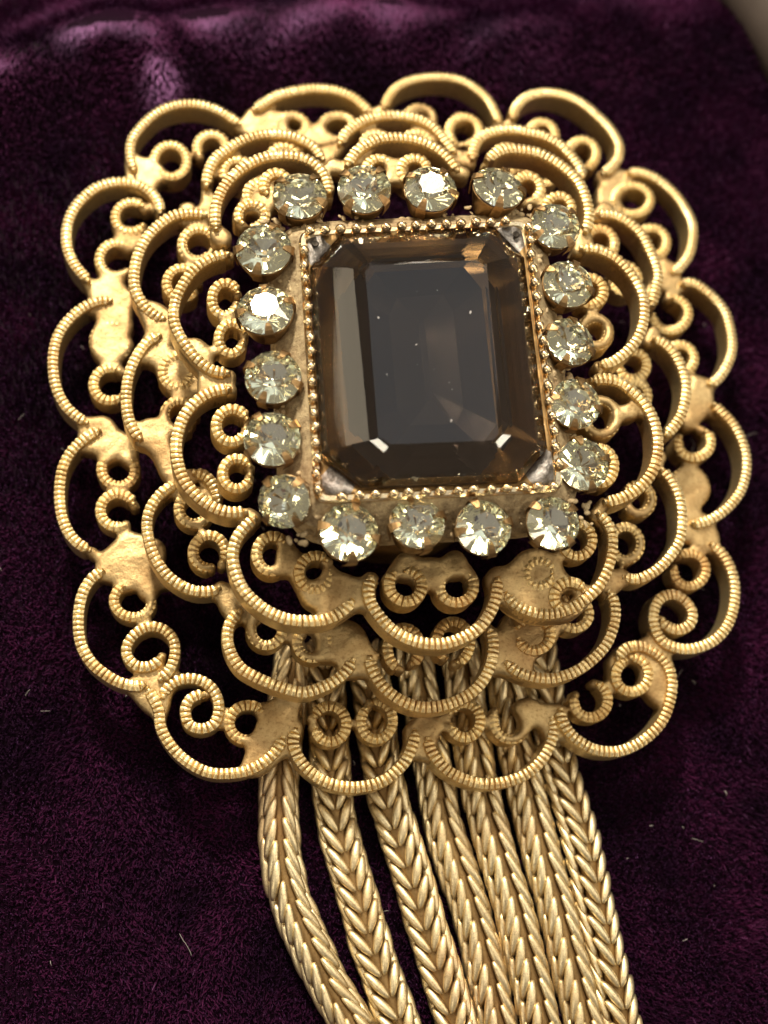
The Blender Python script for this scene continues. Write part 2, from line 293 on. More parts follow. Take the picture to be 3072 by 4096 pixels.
MIDDLE = [
 (0,[(-1.540,2.610),(-1.533,2.739),(-1.489,2.873),(-1.394,2.984),(-1.272,3.083),(-1.136,3.156),(-0.984,3.185),(-0.844,3.176),(-0.715,3.129),(-0.638,3.070),(-0.572,2.973)]),
 (1,[(-1.370,2.722),(-1.399,2.767),(-1.406,2.821),(-1.390,2.873),(-1.355,2.914),(-1.308,2.935),(-1.258,2.934),(-1.215,2.911),(-1.188,2.871),(-1.180,2.822),(-1.193,2.774),(-1.224,2.737),(-1.266,2.716),(-1.310,2.715)]),
 (1,[(-0.988,2.873),(-1.016,2.918),(-1.023,2.973),(-1.006,3.026),(-0.970,3.067),(-0.922,3.089),(-0.871,3.088),(-0.828,3.065),(-0.801,3.024),(-0.793,2.975),(-0.807,2.926),(-0.839,2.888),(-0.881,2.867),(-0.927,2.866)]),
 (0,[(-0.446,3.133),(-0.383,3.258),(-0.280,3.366),(-0.163,3.439),(-0.019,3.483),(0.140,3.492),(0.285,3.460),(0.403,3.380),(0.494,3.268),(0.571,3.154)]),
 (1,[(-0.199,3.094),(-0.228,3.140),(-0.233,3.196),(-0.215,3.250),(-0.177,3.293),(-0.127,3.315),(-0.075,3.314),(-0.031,3.291),(-0.004,3.249),(0.003,3.199),(-0.013,3.149),(-0.046,3.110),(-0.090,3.088),(-0.137,3.087)]),
 (1,[(0.152,3.127),(0.123,3.174),(0.119,3.230),(0.138,3.284),(0.176,3.327),(0.227,3.350),(0.279,3.349),(0.323,3.325),(0.351,3.283),(0.357,3.233),(0.341,3.182),(0.307,3.143),(0.262,3.121),(0.214,3.120)]),
 (0,[(0.715,3.093),(0.731,3.215),(0.787,3.326),(0.883,3.397),(1.017,3.441),(1.152,3.438),(1.273,3.412),(1.380,3.384),(1.499,3.318),(1.590,3.228),(1.666,3.121),(1.701,3.003)]),
 (1,[(0.939,3.051),(0.912,3.098),(0.908,3.154),(0.929,3.209),(0.969,3.252),(1.021,3.275),(1.075,3.274),(1.119,3.250),(1.146,3.208),(1.151,3.157),(1.133,3.106),(1.098,3.066),(1.051,3.044),(1.003,3.043)]),
 (1,[(1.256,2.960),(1.229,3.006),(1.226,3.063),(1.247,3.117),(1.288,3.160),(1.341,3.183),(1.394,3.182),(1.439,3.158),(1.465,3.116),(1.470,3.065),(1.452,3.015),(1.416,2.975),(1.369,2.953),(1.320,2.952)]),
 (0,[(1.791,2.674),(1.952,2.666),(2.084,2.603),(2.198,2.494),(2.257,2.367),(2.302,2.239),(2.320,2.110),(2.282,1.964),(2.246,1.819)]),
 (1,[(1.700,2.302),(1.686,2.367),(1.700,2.435),(1.739,2.493),(1.794,2.530),(1.854,2.540),(1.908,2.521),(1.946,2.477),(1.960,2.418),(1.949,2.356),(1.915,2.302),(1.866,2.267),(1.812,2.257),(1.763,2.272)]),
 (1,[(1.903,2.098),(1.938,2.151),(1.989,2.186),(2.045,2.195),(2.095,2.178),(2.130,2.139),(2.144,2.086),(2.134,2.029),(2.103,1.979),(2.058,1.946),(2.007,1.936),(1.961,1.950),(1.928,1.983),(1.914,2.030)]),
 (0,[(2.215,1.504),(2.316,1.455),(2.402,1.364),(2.458,1.244),(2.487,1.109),(2.470,0.972),(2.426,0.835),(2.367,0.738),(2.269,0.627)]),
 (1,[(1.944,1.338),(1.994,1.376),(2.052,1.390),(2.106,1.378),(2.147,1.344),(2.166,1.295),(2.161,1.240),(2.133,1.190),(2.089,1.154),(2.037,1.140),(1.987,1.148),(1.949,1.177),(1.930,1.221),(1.932,1.271)]),
 (1,[(1.933,1.003),(1.958,1.057),(2.000,1.097),(2.050,1.114),(2.099,1.107),(2.138,1.077),(2.158,1.031),(2.157,0.978),(2.136,0.928),(2.099,0.891),(2.053,0.874),(2.009,0.879),(1.973,0.904),(1.953,0.944)]),
 (0,[(2.211,0.349),(2.281,0.275),(2.336,0.162),(2.364,0.023),(2.358,-0.130),(2.330,-0.257),(2.266,-0.359),(2.177,-0.461),(2.073,-0.539),(1.959,-0.586),(1.838,-0.572)]),
 (1,[(1.919,0.123),(1.952,0.172),(1.998,0.203),(2.049,0.210),(2.095,0.193),(2.127,0.155),(2.139,0.105),(2.129,0.052),(2.101,0.006),(2.060,-0.023),(2.014,-0.031),(1.972,-0.017),(1.942,0.015),(1.929,0.060)]),
 (1,[(1.769,-0.249),(1.805,-0.195),(1.857,-0.160),(1.915,-0.152),(1.966,-0.172),(2.002,-0.215),(2.016,-0.271),(2.006,-0.331),(1.974,-0.381),(1.928,-0.414),(1.876,-0.423),(1.829,-0.407),(1.795,-0.370),(1.781,-0.320)]),
 (0,[(1.709,-0.693),(1.752,-0.776),(1.757,-0.896),(1.726,-1.015),(1.672,-1.123),(1.583,-1.219),(1.472,-1.304),(1.351,-1.364),(1.209,-1.397),(1.069,-1.383),(0.954,-1.340),(0.875,-1.273)]),
 (1,[(1.298,-0.887),(1.314,-0.833),(1.353,-0.789),(1.405,-0.763),(1.462,-0.760),(1.512,-0.780),(1.546,-0.819),(1.558,-0.868),(1.547,-0.919),(1.515,-0.961),(1.469,-0.987),(1.418,-0.994),(1.371,-0.980),(1.336,-0.948),(1.321,-0.905)]),
 (1,[(0.972,-1.013),(1.009,-0.961),(1.064,-0.928),(1.125,-0.921),(1.181,-0.940),(1.221,-0.981),(1.237,-1.036),(1.228,-1.094),(1.195,-1.142),(1.147,-1.173),(1.092,-1.182),(1.041,-1.166),(1.003,-1.130),(0.986,-1.082)]),
 (0,[(0.750,-1.010),(0.782,-1.114),(0.773,-1.242),(0.729,-1.369),(0.646,-1.484),(0.529,-1.566),(0.392,-1.620),(0.244,-1.639),(0.109,-1.609),(-0.014,-1.534),(-0.104,-1.435),(-0.155,-1.324),(-0.161,-1.256)]),
 (1,[(0.082,-1.350),(0.028,-1.322),(-0.009,-1.268),(-0.024,-1.200),(-0.013,-1.131),(0.020,-1.073),(0.068,-1.039),(0.123,-1.033),(0.173,-1.057),(0.209,-1.105),(0.224,-1.167),(0.215,-1.230),(0.187,-1.283),(0.144,-1.315)]),
 (1,[(0.495,-1.294),(0.550,-1.262),(0.589,-1.206),(0.606,-1.136),(0.597,-1.066),(0.564,-1.010),(0.516,-0.978),(0.460,-0.976),(0.409,-1.003),(0.372,-1.054),(0.356,-1.117),(0.362,-1.180),(0.390,-1.232),(0.433,-1.262)]),
 (0,[(-1.124,-0.937),(-1.203,-1.037),(-1.221,-1.162),(-1.189,-1.273),(-1.120,-1.372),(-1.019,-1.436),(-0.897,-1.488),(-0.786,-1.524),(-0.653,-1.549),(-0.532,-1.513),(-0.421,-1.454),(-0.333,-1.373),(-0.283,-1.282)]),
 (1,[(-0.886,-0.931),(-0.841,-0.969),(-0.816,-1.024),(-0.814,-1.085),(-0.836,-1.140),(-0.877,-1.179),(-0.927,-1.194),(-0.978,-1.184),(-1.019,-1.151),(-1.044,-1.102),(-1.047,-1.047),(-1.030,-0.996),(-0.995,-0.959),(-0.949,-0.943)]),
 (1,[(-0.616,-1.031),(-0.557,-1.034),(-0.507,-1.060),(-0.474,-1.106),(-0.464,-1.160),(-0.478,-1.212),(-0.514,-1.254),(-0.562,-1.276),(-0.615,-1.275),(-0.661,-1.253),(-0.693,-1.213),(-0.704,-1.165),(-0.693,-1.117),(-0.663,-1.078)]),
 (0,[(-1.648,0.038),(-1.767,-0.065),(-1.838,-0.188),(-1.853,-0.319),(-1.823,-0.459),(-1.772,-0.574),(-1.689,-0.687),(-1.585,-0.764),(-1.473,-0.806),(-1.351,-0.801),(-1.286,-0.764)]),
 (1,[(-1.284,-0.580),(-1.262,-0.524),(-1.264,-0.464),(-1.290,-0.411),(-1.333,-0.375),(-1.386,-0.363),(-1.437,-0.377),(-1.477,-0.412),(-1.499,-0.462),(-1.499,-0.517),(-1.477,-0.565),(-1.439,-0.599),(-1.392,-0.611),(-1.345,-0.601)]),
 (1,[(-1.454,-0.038),(-1.506,-0.025),(-1.558,-0.037),(-1.598,-0.071),(-1.621,-0.120),(-1.622,-0.174),(-1.602,-0.222),(-1.564,-0.256),(-1.518,-0.270),(-1.471,-0.261),(-1.432,-0.232),(-1.410,-0.189),(-1.407,-0.140),(-1.424,-0.096)]),
 (0,[(-1.835,1.270),(-1.936,1.198),(-2.010,1.076),(-2.059,0.931),(-2.073,0.791),(-2.064,0.640),(-2.033,0.516),(-1.982,0.420),(-1.933,0.361)]),
 (1,[(-1.585,1.047),(-1.626,1.091),(-1.678,1.109),(-1.731,1.100),(-1.775,1.066),(-1.801,1.014),(-1.806,0.955),(-1.788,0.900),(-1.753,0.859),(-1.706,0.841),(-1.658,0.846),(-1.617,0.875),(-1.592,0.921),(-1.585,0.974)]),
 (1,[(-1.537,0.619),(-1.558,0.674),(-1.597,0.714),(-1.648,0.731),(-1.700,0.722),(-1.743,0.691),(-1.769,0.643),(-1.773,0.588),(-1.756,0.537),(-1.721,0.500),(-1.675,0.483),(-1.628,0.489),(-1.589,0.516),(-1.564,0.558)]),
 (0,[(-1.517,2.371),(-1.652,2.373),(-1.796,2.333),(-1.923,2.225),(-2.012,2.093),(-2.062,1.938),(-2.076,1.775),(-2.056,1.642),(-1.990,1.527),(-1.904,1.453),(-1.807,1.407)]),
 (1,[(-1.448,2.144),(-1.476,2.202),(-1.524,2.240),(-1.582,2.251),(-1.639,2.235),(-1.685,2.195),(-1.709,2.139),(-1.709,2.079),(-1.686,2.026),(-1.644,1.990),(-1.592,1.977),(-1.540,1.989),(-1.498,2.024),(-1.473,2.073)]),
 (1,[(-1.562,1.772),(-1.589,1.828),(-1.635,1.865),(-1.692,1.877),(-1.747,1.862),(-1.790,1.822),(-1.814,1.768),(-1.814,1.709),(-1.791,1.657),(-1.750,1.622),(-1.700,1.609),(-1.650,1.621),(-1.609,1.655),(-1.586,1.703)]),
 (0,[(-1.534,0.130),(-1.430,0.092),(-1.358,-0.002),(-1.325,-0.109)]),
]
MIDDLE_PADS = [(-1.215,-0.889,0.073),(-1.173,-0.807,0.061),(-0.241,-1.224,0.073),(-0.275,-1.122,0.085),(-0.251,-1.338,0.061),(-0.332,-1.078,0.085),(-0.444,-1.196,0.085),(-0.501,-1.083,0.061),(0.848,-1.274,0.061),(0.875,-1.158,0.073),(1.774,-0.618,0.061),(1.715,-0.584,0.061),(2.232,0.467,0.049),(2.260,1.591,0.049),(-1.809,0.380,0.085),(-1.746,0.272,0.073),(-1.707,0.164,0.073),(-1.874,1.137,0.098),(-1.859,1.281,0.061),(-1.865,1.399,0.073),(1.001,-0.991,0.146),(0.937,-1.156,0.098),(1.015,-1.269,0.061),(1.109,-0.940,0.110),(1.199,-1.055,0.055),(-1.499,2.514,0.073),(-1.615,2.376,0.061),(-1.884,0.500,0.061),(-1.654,0.944,0.110),(-1.512,0.902,0.098),(-1.406,0.882,0.085),(1.903,2.751,0.073),(2.296,1.965,0.043),(-0.522,3.081,0.073),(0.611,3.143,0.049),(-1.843,1.418,0.061),(-1.929,1.487,0.061)]
UPPER = [
 (0,[(-1.438,1.972),(-1.449,2.077),(-1.443,2.212),(-1.401,2.351),(-1.324,2.481),(-1.221,2.587),(-1.092,2.661),(-0.949,2.696),(-0.816,2.694),(-0.694,2.650),(-0.608,2.560),(-0.570,2.453),(-0.557,2.357)]),
 (1,[(-1.176,2.246),(-1.200,2.289),(-1.206,2.339),(-1.193,2.388),(-1.163,2.426),(-1.123,2.446),(-1.080,2.444),(-1.044,2.422),(-1.020,2.384),(-1.014,2.338),(-1.025,2.293),(-1.051,2.258),(-1.087,2.239),(-1.125,2.239)]),
 (1,[(-1.048,2.325),(-1.073,2.368),(-1.078,2.419),(-1.065,2.468),(-1.034,2.506),(-0.994,2.526),(-0.951,2.525),(-0.915,2.503),(-0.891,2.464),(-0.885,2.418),(-0.896,2.373),(-0.923,2.337),(-0.959,2.318),(-0.997,2.318)]),
 (1,[(-1.229,2.052),(-1.260,2.088),(-1.270,2.134),(-1.259,2.181),(-1.229,2.219),(-1.186,2.241),(-1.139,2.244),(-1.097,2.228),(-1.068,2.195),(-1.057,2.154),(-1.066,2.111),(-1.092,2.076),(-1.130,2.054),(-1.172,2.050)]),
 (0,[(-0.427,2.632),(-0.355,2.766),(-0.257,2.860),(-0.134,2.929),(0.015,2.957),(0.152,2.949),(0.277,2.904),(0.376,2.834),(0.450,2.756),(0.498,2.675)]),
 (1,[(-0.237,2.557),(-0.260,2.603),(-0.261,2.656),(-0.239,2.705),(-0.200,2.742),(-0.152,2.759),(-0.104,2.754),(-0.065,2.727),(-0.042,2.686),(-0.040,2.638),(-0.059,2.593),(-0.093,2.558),(-0.136,2.542),(-0.180,2.545)]),
 (1,[(0.178,2.558),(0.126,2.548),(0.077,2.562),(0.041,2.596),(0.024,2.643),(0.029,2.694),(0.055,2.740),(0.097,2.771),(0.144,2.782),(0.190,2.772),(0.224,2.742),(0.241,2.700),(0.237,2.653),(0.215,2.611)]),
 (0,[(0.727,2.782),(0.818,2.869),(0.919,2.914),(1.047,2.926),(1.187,2.911),(1.313,2.850),(1.424,2.760),(1.509,2.653),(1.559,2.515),(1.578,2.376),(1.566,2.277),(1.536,2.190)]),
 (1,[(1.039,2.460),(0.995,2.488),(0.970,2.534),(0.967,2.590),(0.987,2.643),(1.026,2.685),(1.075,2.706),(1.124,2.705),(1.165,2.680),(1.190,2.639),(1.194,2.589),(1.177,2.540),(1.143,2.501),(1.100,2.480)]),
 (1,[(1.231,2.314),(1.216,2.365),(1.222,2.422),(1.249,2.472),(1.291,2.507),(1.340,2.520),(1.386,2.509),(1.420,2.476),(1.436,2.430),(1.431,2.378),(1.408,2.332),(1.370,2.299),(1.327,2.286),(1.285,2.295)]),
 (0,[(1.479,2.047),(1.617,2.045),(1.753,1.987),(1.861,1.899),(1.942,1.782),(1.991,1.650),(1.994,1.516),(1.971,1.390),(1.912,1.254),(1.818,1.143),(1.702,1.057),(1.590,1.024)]),
 (1,[(1.432,1.675),(1.453,1.730),(1.494,1.774),(1.547,1.797),(1.601,1.796),(1.645,1.771),(1.672,1.728),(1.677,1.676),(1.659,1.624),(1.622,1.584),(1.575,1.561),(1.526,1.561),(1.485,1.581),(1.460,1.619)]),
 (1,[(1.475,1.351),(1.504,1.404),(1.550,1.440),(1.603,1.454),(1.653,1.442),(1.691,1.408),(1.708,1.360),(1.704,1.306),(1.678,1.257),(1.637,1.223),(1.590,1.209),(1.544,1.217),(1.509,1.246),(1.492,1.289)]),
 (0,[(1.508,0.878),(1.631,0.898),(1.752,0.880),(1.858,0.809),(1.950,0.713),(2.008,0.589),(2.029,0.452),(2.020,0.314),(1.980,0.176),(1.906,0.062),(1.804,-0.028),(1.681,-0.094),(1.561,-0.124)]),
 (1,[(1.483,0.672),(1.533,0.719),(1.594,0.740),(1.654,0.732),(1.701,0.697),(1.726,0.643),(1.726,0.580),(1.701,0.522),(1.657,0.478),(1.603,0.457),(1.548,0.462),(1.505,0.492),(1.480,0.539),(1.477,0.595)]),
 (1,[(1.446,0.225),(1.483,0.278),(1.532,0.309),(1.585,0.312),(1.630,0.287),(1.660,0.239),(1.668,0.179),(1.654,0.119),(1.622,0.069),(1.578,0.040),(1.530,0.036),(1.489,0.056),(1.461,0.097),(1.451,0.151)]),
 (0,[(1.510,-0.198),(1.587,-0.290),(1.616,-0.402),(1.602,-0.532),(1.566,-0.650),(1.502,-0.768),(1.405,-0.863),(1.286,-0.946),(1.159,-0.996),(1.035,-1.000),(0.912,-0.964),(0.824,-0.905),(0.781,-0.839)]),
 (1,[(1.283,-0.313),(1.337,-0.292),(1.393,-0.297),(1.438,-0.327),(1.464,-0.374),(1.467,-0.430),(1.447,-0.483),(1.409,-0.524),(1.359,-0.544),(1.309,-0.542),(1.268,-0.517),(1.242,-0.475),(1.237,-0.426),(1.253,-0.377)]),
 (1,[(1.144,-0.689),(1.134,-0.729),(1.109,-0.763),(1.073,-0.784),(1.033,-0.790),(0.995,-0.779),(0.966,-0.753),(0.951,-0.716),(0.953,-0.676),(0.971,-0.638),(1.002,-0.609),(1.041,-0.595),(1.081,-0.598),(1.115,-0.617),(1.137,-0.649),(1.144,-0.689)]),
 (1,[(1.380,-0.823),(1.352,-0.782),(1.307,-0.758),(1.254,-0.755),(1.205,-0.775),(1.167,-0.811),(1.149,-0.857),(1.153,-0.904),(1.177,-0.942),(1.217,-0.965),(1.264,-0.969),(1.309,-0.954),(1.344,-0.922),(1.363,-0.881)]),
 (0,[(-0.210,-0.762),(-0.232,-0.875),(-0.210,-0.974),(-0.144,-1.071),(-0.058,-1.157),(0.051,-1.219),(0.181,-1.253),(0.324,-1.249),(0.456,-1.201),(0.569,-1.126),(0.649,-1.024),(0.696,-0.921),(0.717,-0.807),(0.724,-0.739)]),
 (1,[(-0.036,-0.721),(-0.069,-0.770),(-0.079,-0.826),(-0.065,-0.880),(-0.029,-0.921),(0.020,-0.942),(0.073,-0.939),(0.120,-0.913),(0.152,-0.870),(0.164,-0.819),(0.153,-0.769),(0.122,-0.730),(0.078,-0.710),(0.030,-0.711)]),
 (1,[(0.509,-0.698),(0.543,-0.746),(0.552,-0.804),(0.536,-0.861),(0.498,-0.906),(0.446,-0.931),(0.391,-0.931),(0.343,-0.908),(0.310,-0.866),(0.300,-0.814),(0.312,-0.762),(0.345,-0.720),(0.391,-0.695),(0.442,-0.693)]),
 (0,[(-1.050,-0.354),(-1.144,-0.449),(-1.195,-0.542),(-1.212,-0.655),(-1.186,-0.776),(-1.129,-0.896),(-1.040,-0.991),(-0.932,-1.064),(-0.803,-1.109),(-0.654,-1.115),(-0.526,-1.095),(-0.408,-1.025),(-0.344,-0.945)]),
 (1,[(-0.839,-0.528),(-0.882,-0.494),(-0.934,-0.485),(-0.983,-0.503),(-1.020,-0.543),(-1.038,-0.596),(-1.036,-0.653),(-1.012,-0.702),(-0.974,-0.734),(-0.928,-0.744),(-0.883,-0.730),(-0.848,-0.696),(-0.829,-0.648),(-0.830,-0.597)]),
 (1,[(-0.524,-0.657),(-0.573,-0.629),(-0.629,-0.626),(-0.680,-0.648),(-0.717,-0.689),(-0.733,-0.742),(-0.726,-0.795),(-0.698,-0.839),(-0.655,-0.866),(-0.605,-0.871),(-0.558,-0.854),(-0.523,-0.818),(-0.507,-0.771),(-0.511,-0.722)]),
 (0,[(-1.267,0.645),(-1.399,0.612),(-1.517,0.533),(-1.600,0.420),(-1.642,0.286),(-1.652,0.144),(-1.628,0.006),(-1.574,-0.119),(-1.483,-0.218),(-1.372,-0.293),(-1.252,-0.328),(-1.112,-0.316)]),
 (1,[(-1.142,0.403),(-1.174,0.452),(-1.221,0.479),(-1.273,0.481),(-1.321,0.458),(-1.355,0.415),(-1.368,0.360),(-1.360,0.306),(-1.333,0.261),(-1.291,0.235),(-1.244,0.231),(-1.200,0.249),(-1.168,0.287),(-1.154,0.335)]),
 (1,[(-1.103,0.033),(-1.136,0.074),(-1.181,0.095),(-1.229,0.093),(-1.271,0.068),(-1.298,0.025),(-1.307,-0.025),(-1.296,-0.074),(-1.268,-0.113),(-1.228,-0.133),(-1.184,-0.133),(-1.146,-0.112),(-1.119,-0.075),(-1.110,-0.030)]),
 (0,[(-1.320,1.770),(-1.434,1.735),(-1.546,1.661),(-1.632,1.551),(-1.694,1.418),(-1.722,1.298),(-1.721,1.172),(-1.675,1.050),(-1.603,0.943),(-1.521,0.850),(-1.417,0.782),(-1.282,0.766)]),
 (1,[(-1.248,1.446),(-1.276,1.496),(-1.317,1.525),(-1.362,1.527),(-1.403,1.502),(-1.432,1.457),(-1.443,1.400),(-1.436,1.342),(-1.411,1.295),(-1.375,1.268),(-1.335,1.264),(-1.298,1.284),(-1.270,1.323),(-1.258,1.374)]),
 (1,[(-1.186,1.117),(-1.213,1.164),(-1.253,1.191),(-1.298,1.193),(-1.339,1.170),(-1.367,1.128),(-1.379,1.074),(-1.372,1.021),(-1.348,0.977),(-1.312,0.951),(-1.272,0.947),(-1.235,0.966),(-1.208,1.003),(-1.196,1.050)]),
]
UPPER_PADS = [(-1.458,0.694,0.061),(-0.287,-0.866,0.049),(0.736,-0.716,0.049),(-0.493,-0.873,0.110),(-0.406,-0.848,0.098),(-0.492,-0.984,0.073),(-0.633,-0.922,0.061),(1.004,-0.625,0.134),(0.897,-0.744,0.110),(0.939,-0.845,0.098),(1.127,-0.678,0.085),(1.028,-0.887,0.073),(0.232,-0.689,0.098),(0.054,-0.639,0.085),(0.423,-0.613,0.085),(-0.525,2.679,0.049),(-1.385,1.936,0.061),(-1.550,0.996,0.055),(-1.479,0.914,0.055),(1.547,2.150,0.049),(0.549,2.694,0.049),(1.836,0.655,0.061),(-0.815,-0.628,0.073),(-0.010,2.671,0.061),(1.047,-0.693,0.104)]
STONES = [(-0.827,2.015,0.207),(-0.340,2.117,0.207),(0.168,2.162,0.207),(0.700,2.222,0.207),(1.137,1.923,0.198),(1.213,1.433,0.199),(1.208,0.953,0.196),(1.222,0.456,0.196),(1.258,-0.014,0.199),(1.016,-0.467,0.196),(0.514,-0.523,0.202),(0.045,-0.509,0.199),(-0.429,-0.596,0.212),(-0.885,-0.393,0.191),(-0.977,0.062,0.204),(-0.983,0.529,0.207),(-1.054,1.051,0.208),(-1.079,1.546,0.211)]
BEZEL = [(-0.798,1.686),(0.893,1.913),(1.068,-0.205),(-0.646,-0.371)]
GIRDLE = [(-0.740,1.392),(-0.513,1.690),(0.645,1.844),(0.866,1.602),(0.981,0.078),(0.769,-0.178),(-0.347,-0.280),(-0.637,-0.049)]
TABLE = [(-0.377,1.281),(0.483,1.400),(0.565,0.011),(-0.241,-0.066)]
STRANDS = [
 [(-0.665,-1.075),(-0.712,-1.447),(-0.750,-1.810),(-0.770,-2.163),(-0.739,-2.672),(-0.654,-3.000),(-0.506,-3.319),(-0.339,-3.635),(-0.186,-3.862),(-0.058,-4.108)],
 [(-0.443,-1.069),(-0.408,-1.440),(-0.381,-1.803),(-0.346,-2.221),(-0.278,-2.557),(-0.136,-2.999),(-0.044,-3.320),(0.082,-3.639),(0.165,-3.866),(0.249,-4.112)],
 [(-0.106,-1.059),(-0.049,-1.432),(0.007,-1.868),(0.073,-2.216),(0.149,-2.467),(0.259,-2.793),(0.342,-3.079),(0.455,-3.430),(0.592,-3.871),(0.671,-4.118)],
 [(0.309,-1.048),(0.362,-1.422),(0.415,-1.752),(0.477,-2.087),(0.528,-2.411),(0.631,-2.740),(0.733,-3.049),(0.838,-3.462),(0.923,-3.862),(0.978,-4.123)],
 [(0.691,-1.037),(0.729,-1.414),(0.770,-1.746),(0.822,-2.082),(0.892,-2.408),(0.982,-2.738),(1.074,-3.049),(1.168,-3.464),(1.256,-3.865),(1.302,-4.128)],
 [(1.038,-1.027),(1.084,-1.405),(1.129,-1.776),(1.194,-2.077),(1.264,-2.405),(1.340,-2.737),(1.422,-3.049),(1.512,-3.466),(1.600,-3.869),(1.651,-4.133)],
 [(1.349,-1.018),(1.411,-1.398),(1.453,-1.770),(1.519,-2.072),(1.613,-2.401),(1.682,-2.735),(1.736,-3.049),(1.815,-3.467),(1.889,-3.873),(1.938,-4.137)],
]

# ------------------------------------------------------------------ milled scroll wire: a ribbon on edge with a notched crest
RIDGE = .041
def scroll(P, zt, w, h, phase, name, mat, parent, deep=1.0, lift=None):
    step = RIDGE / 9
    P2, u = catmull(P, step)
    n = len(P2)
    T = np.gradient(P2, axis=0); T /= np.linalg.norm(T, axis=1)[:, None] + 1e-9
    N = np.stack([-T[:, 1], T[:, 0]], 1)
    wob = rng.normal(0, 1, int(u[-1] / RIDGE) + 3)
    idx = np.clip((u / RIDGE + phase).astype(int), 0, len(wob) - 1)
    fr = np.abs((u / RIDGE + phase) % 1 - .5) * 2                # 0 on the crest, 1 in the notch
    slant = .12 * wob[idx]
    notch = (np.exp(-((1 - fr) / .19) ** 2) + .38 * fr ** 2) * (1 + .22 * wob[idx])
    tap = np.clip(np.minimum(u, u[-1] - u) / .05, .45, 1)
    slow = .010 * np.sin(u * 3.1 + phase * 5) + .006 * np.sin(u * 7.7 + phase)
    prof = [(-.46, -h, 0), (-.5, -.060, .0), (-.5, -.036, .45), (-.43, -.012, .9), (-.10, -.001, 1), (.10, -.001, 1), (.43, -.012, .9), (.5, -.036, .45), (.5, -.060, .0), (.46, -h, 0)]
    k = len(prof)
    V = np.zeros((n, k, 3))
    for j, (a, b, q) in enumerate(prof):
        half = a * w * tap * (1 - .05 * q * notch)
        V[:, j, :2] = P2 + N * half[:, None] + T * (q * a * slant * RIDGE)[:, None]
        V[:, j, 2] = zt + b + slow * (b > -.1) - .017 * deep * q * notch
        if lift is not None: V[:, j, 2] += lift(P2)
    V = V.reshape(-1, 3)
    F = []
    for i in range(n - 1):
        for j in range(k):
            j2 = (j + 1) % k
            F.append((i * k + j, (i + 1) * k + j, (i + 1) * k + j2, i * k + j2))
    F.append(tuple(range(k))); F.append(tuple(range((n - 1) * k, n * k))[::-1])
    o = mesh_obj(name, V, F, mat, parent, smooth=False)
    return o, P2

def web(curves, pads, zt, h, w, parent, name, cell=.02):
    """solder web that fills the crevices between the scrolls"""
    allp = np.vstack(curves)
    x0, y0 = allp.min(0) - .2; x1, y1 = allp.max(0) + .2
    nx, ny = int((x1 - x0) / cell) + 1, int((y1 - y0) / cell) + 1
    gx = x0 + cell * np.arange(nx); gy = y0 + cell * np.arange(ny)
    kk = .046
    S = np.zeros((ny, nx))
    def add(c, off):
        a, b = c.min(0) - .34, c.max(0) + .34
        ix = np.where((gx >= a[0]) & (gx <= b[0]))[0]; iy = np.where((gy >= a[1]) & (gy <= b[1]))[0]
        X, Y = np.meshgrid(gx[ix], gy[iy])
        d = np.full(X.shape, 9.)
        for p in c[::3]:
            d = np.minimum(d, (X - p[0]) ** 2 + (Y - p[1]) ** 2)
        d = np.sqrt(d) - off
        S[iy[0]:iy[-1] + 1, ix[0]:ix[-1] + 1] += np.exp(-np.clip(d, -.3, .33) / kk) * (d < .33)
    for c in curves: add(c, w * .34)
    for (px, py, pr) in pads: add(np.array([[px, py]]), pr * .86)
    sd = -kk * np.log(S + 1e-9)
    nz = np.sin(gx[None, :] * 9 + 2 * np.sin(gy[:, None] * 6)) * np.sin(gy[:, None] * 11 + np.sin(gx[None, :] * 7))
    sd = sd + .006 * nz
    gyd, gxd = np.gradient(sd, cell)
    cs = (sd[:-1, :-1] + sd[1:, :-1] + sd[:-1, 1:] + sd[1:, 1:]) / 4
    inside = cs < 0
    vid = -np.ones((ny, nx), int)
    jj, ii = np.where(inside)
    used = np.zeros((ny, nx), bool)
    for a in (0, 1):
        for b in (0, 1): used[jj + a, ii + b] = True
    uj, ui = np.where(used)
    vid[uj, ui] = np.arange(len(uj))
    nin = np.zeros((ny, nx), int)
    for a in (0, 1):
        for b in (0, 1): np.add.at(nin, (jj + a, ii + b), 1)
    bound = nin[uj, ui] < 4
    X = gx[ui].copy(); Y = gy[uj].copy(); s = sd[uj, ui]
    gl = gxd[uj, ui] ** 2 + gyd[uj, ui] ** 2 + 1e-4
    dx = -s * gxd[uj, ui] / gl; dy = -s * gyd[uj, ui] / gl
    ln = np.hypot(dx, dy) + 1e-9; lim = np.minimum(1, cell * .75 / ln)
    X[bound] += (dx * lim)[bound]; Y[bound] += (dy * lim)[bound]
    s2 = np.where(bound, 0, s)
    nz2 = np.sin(X * 23 + 3 * np.sin(Y * 9)) * np.sin(Y * 27 + 2 * np.sin(X * 13))
    top = zt - .050 - .022 * np.clip(1 + s2 / .028, 0, 1) ** 2 + .005 * nz[uj, ui] + .0025 * nz2 + rng.normal(0, .0012, len(X))
    n = len(X)
    V = np.vstack([np.stack([X, Y, top], 1), np.stack([X, Y, np.full(n, zt - h + .02)], 1)])
    F = []; edges = {}
    for j, i in zip(jj, ii):
        q = (vid[j, i], vid[j, i + 1], vid[j + 1, i + 1], vid[j + 1, i])
        F.append(q); F.append((q[3] + n, q[2] + n, q[1] + n, q[0] + n))
        for e in range(4):
            a, b = q[e], q[(e + 1) % 4]
            if (b, a) in edges: del edges[(b, a)]
            else: edges[(a, b)] = 1
    for a, b in edges: F.append((b, a, a + n, b + n))
    F = [tuple(int(t) for t in f) for f in F]
    return mesh_obj(name, V, F, M_SOLDER, parent, smooth=True)

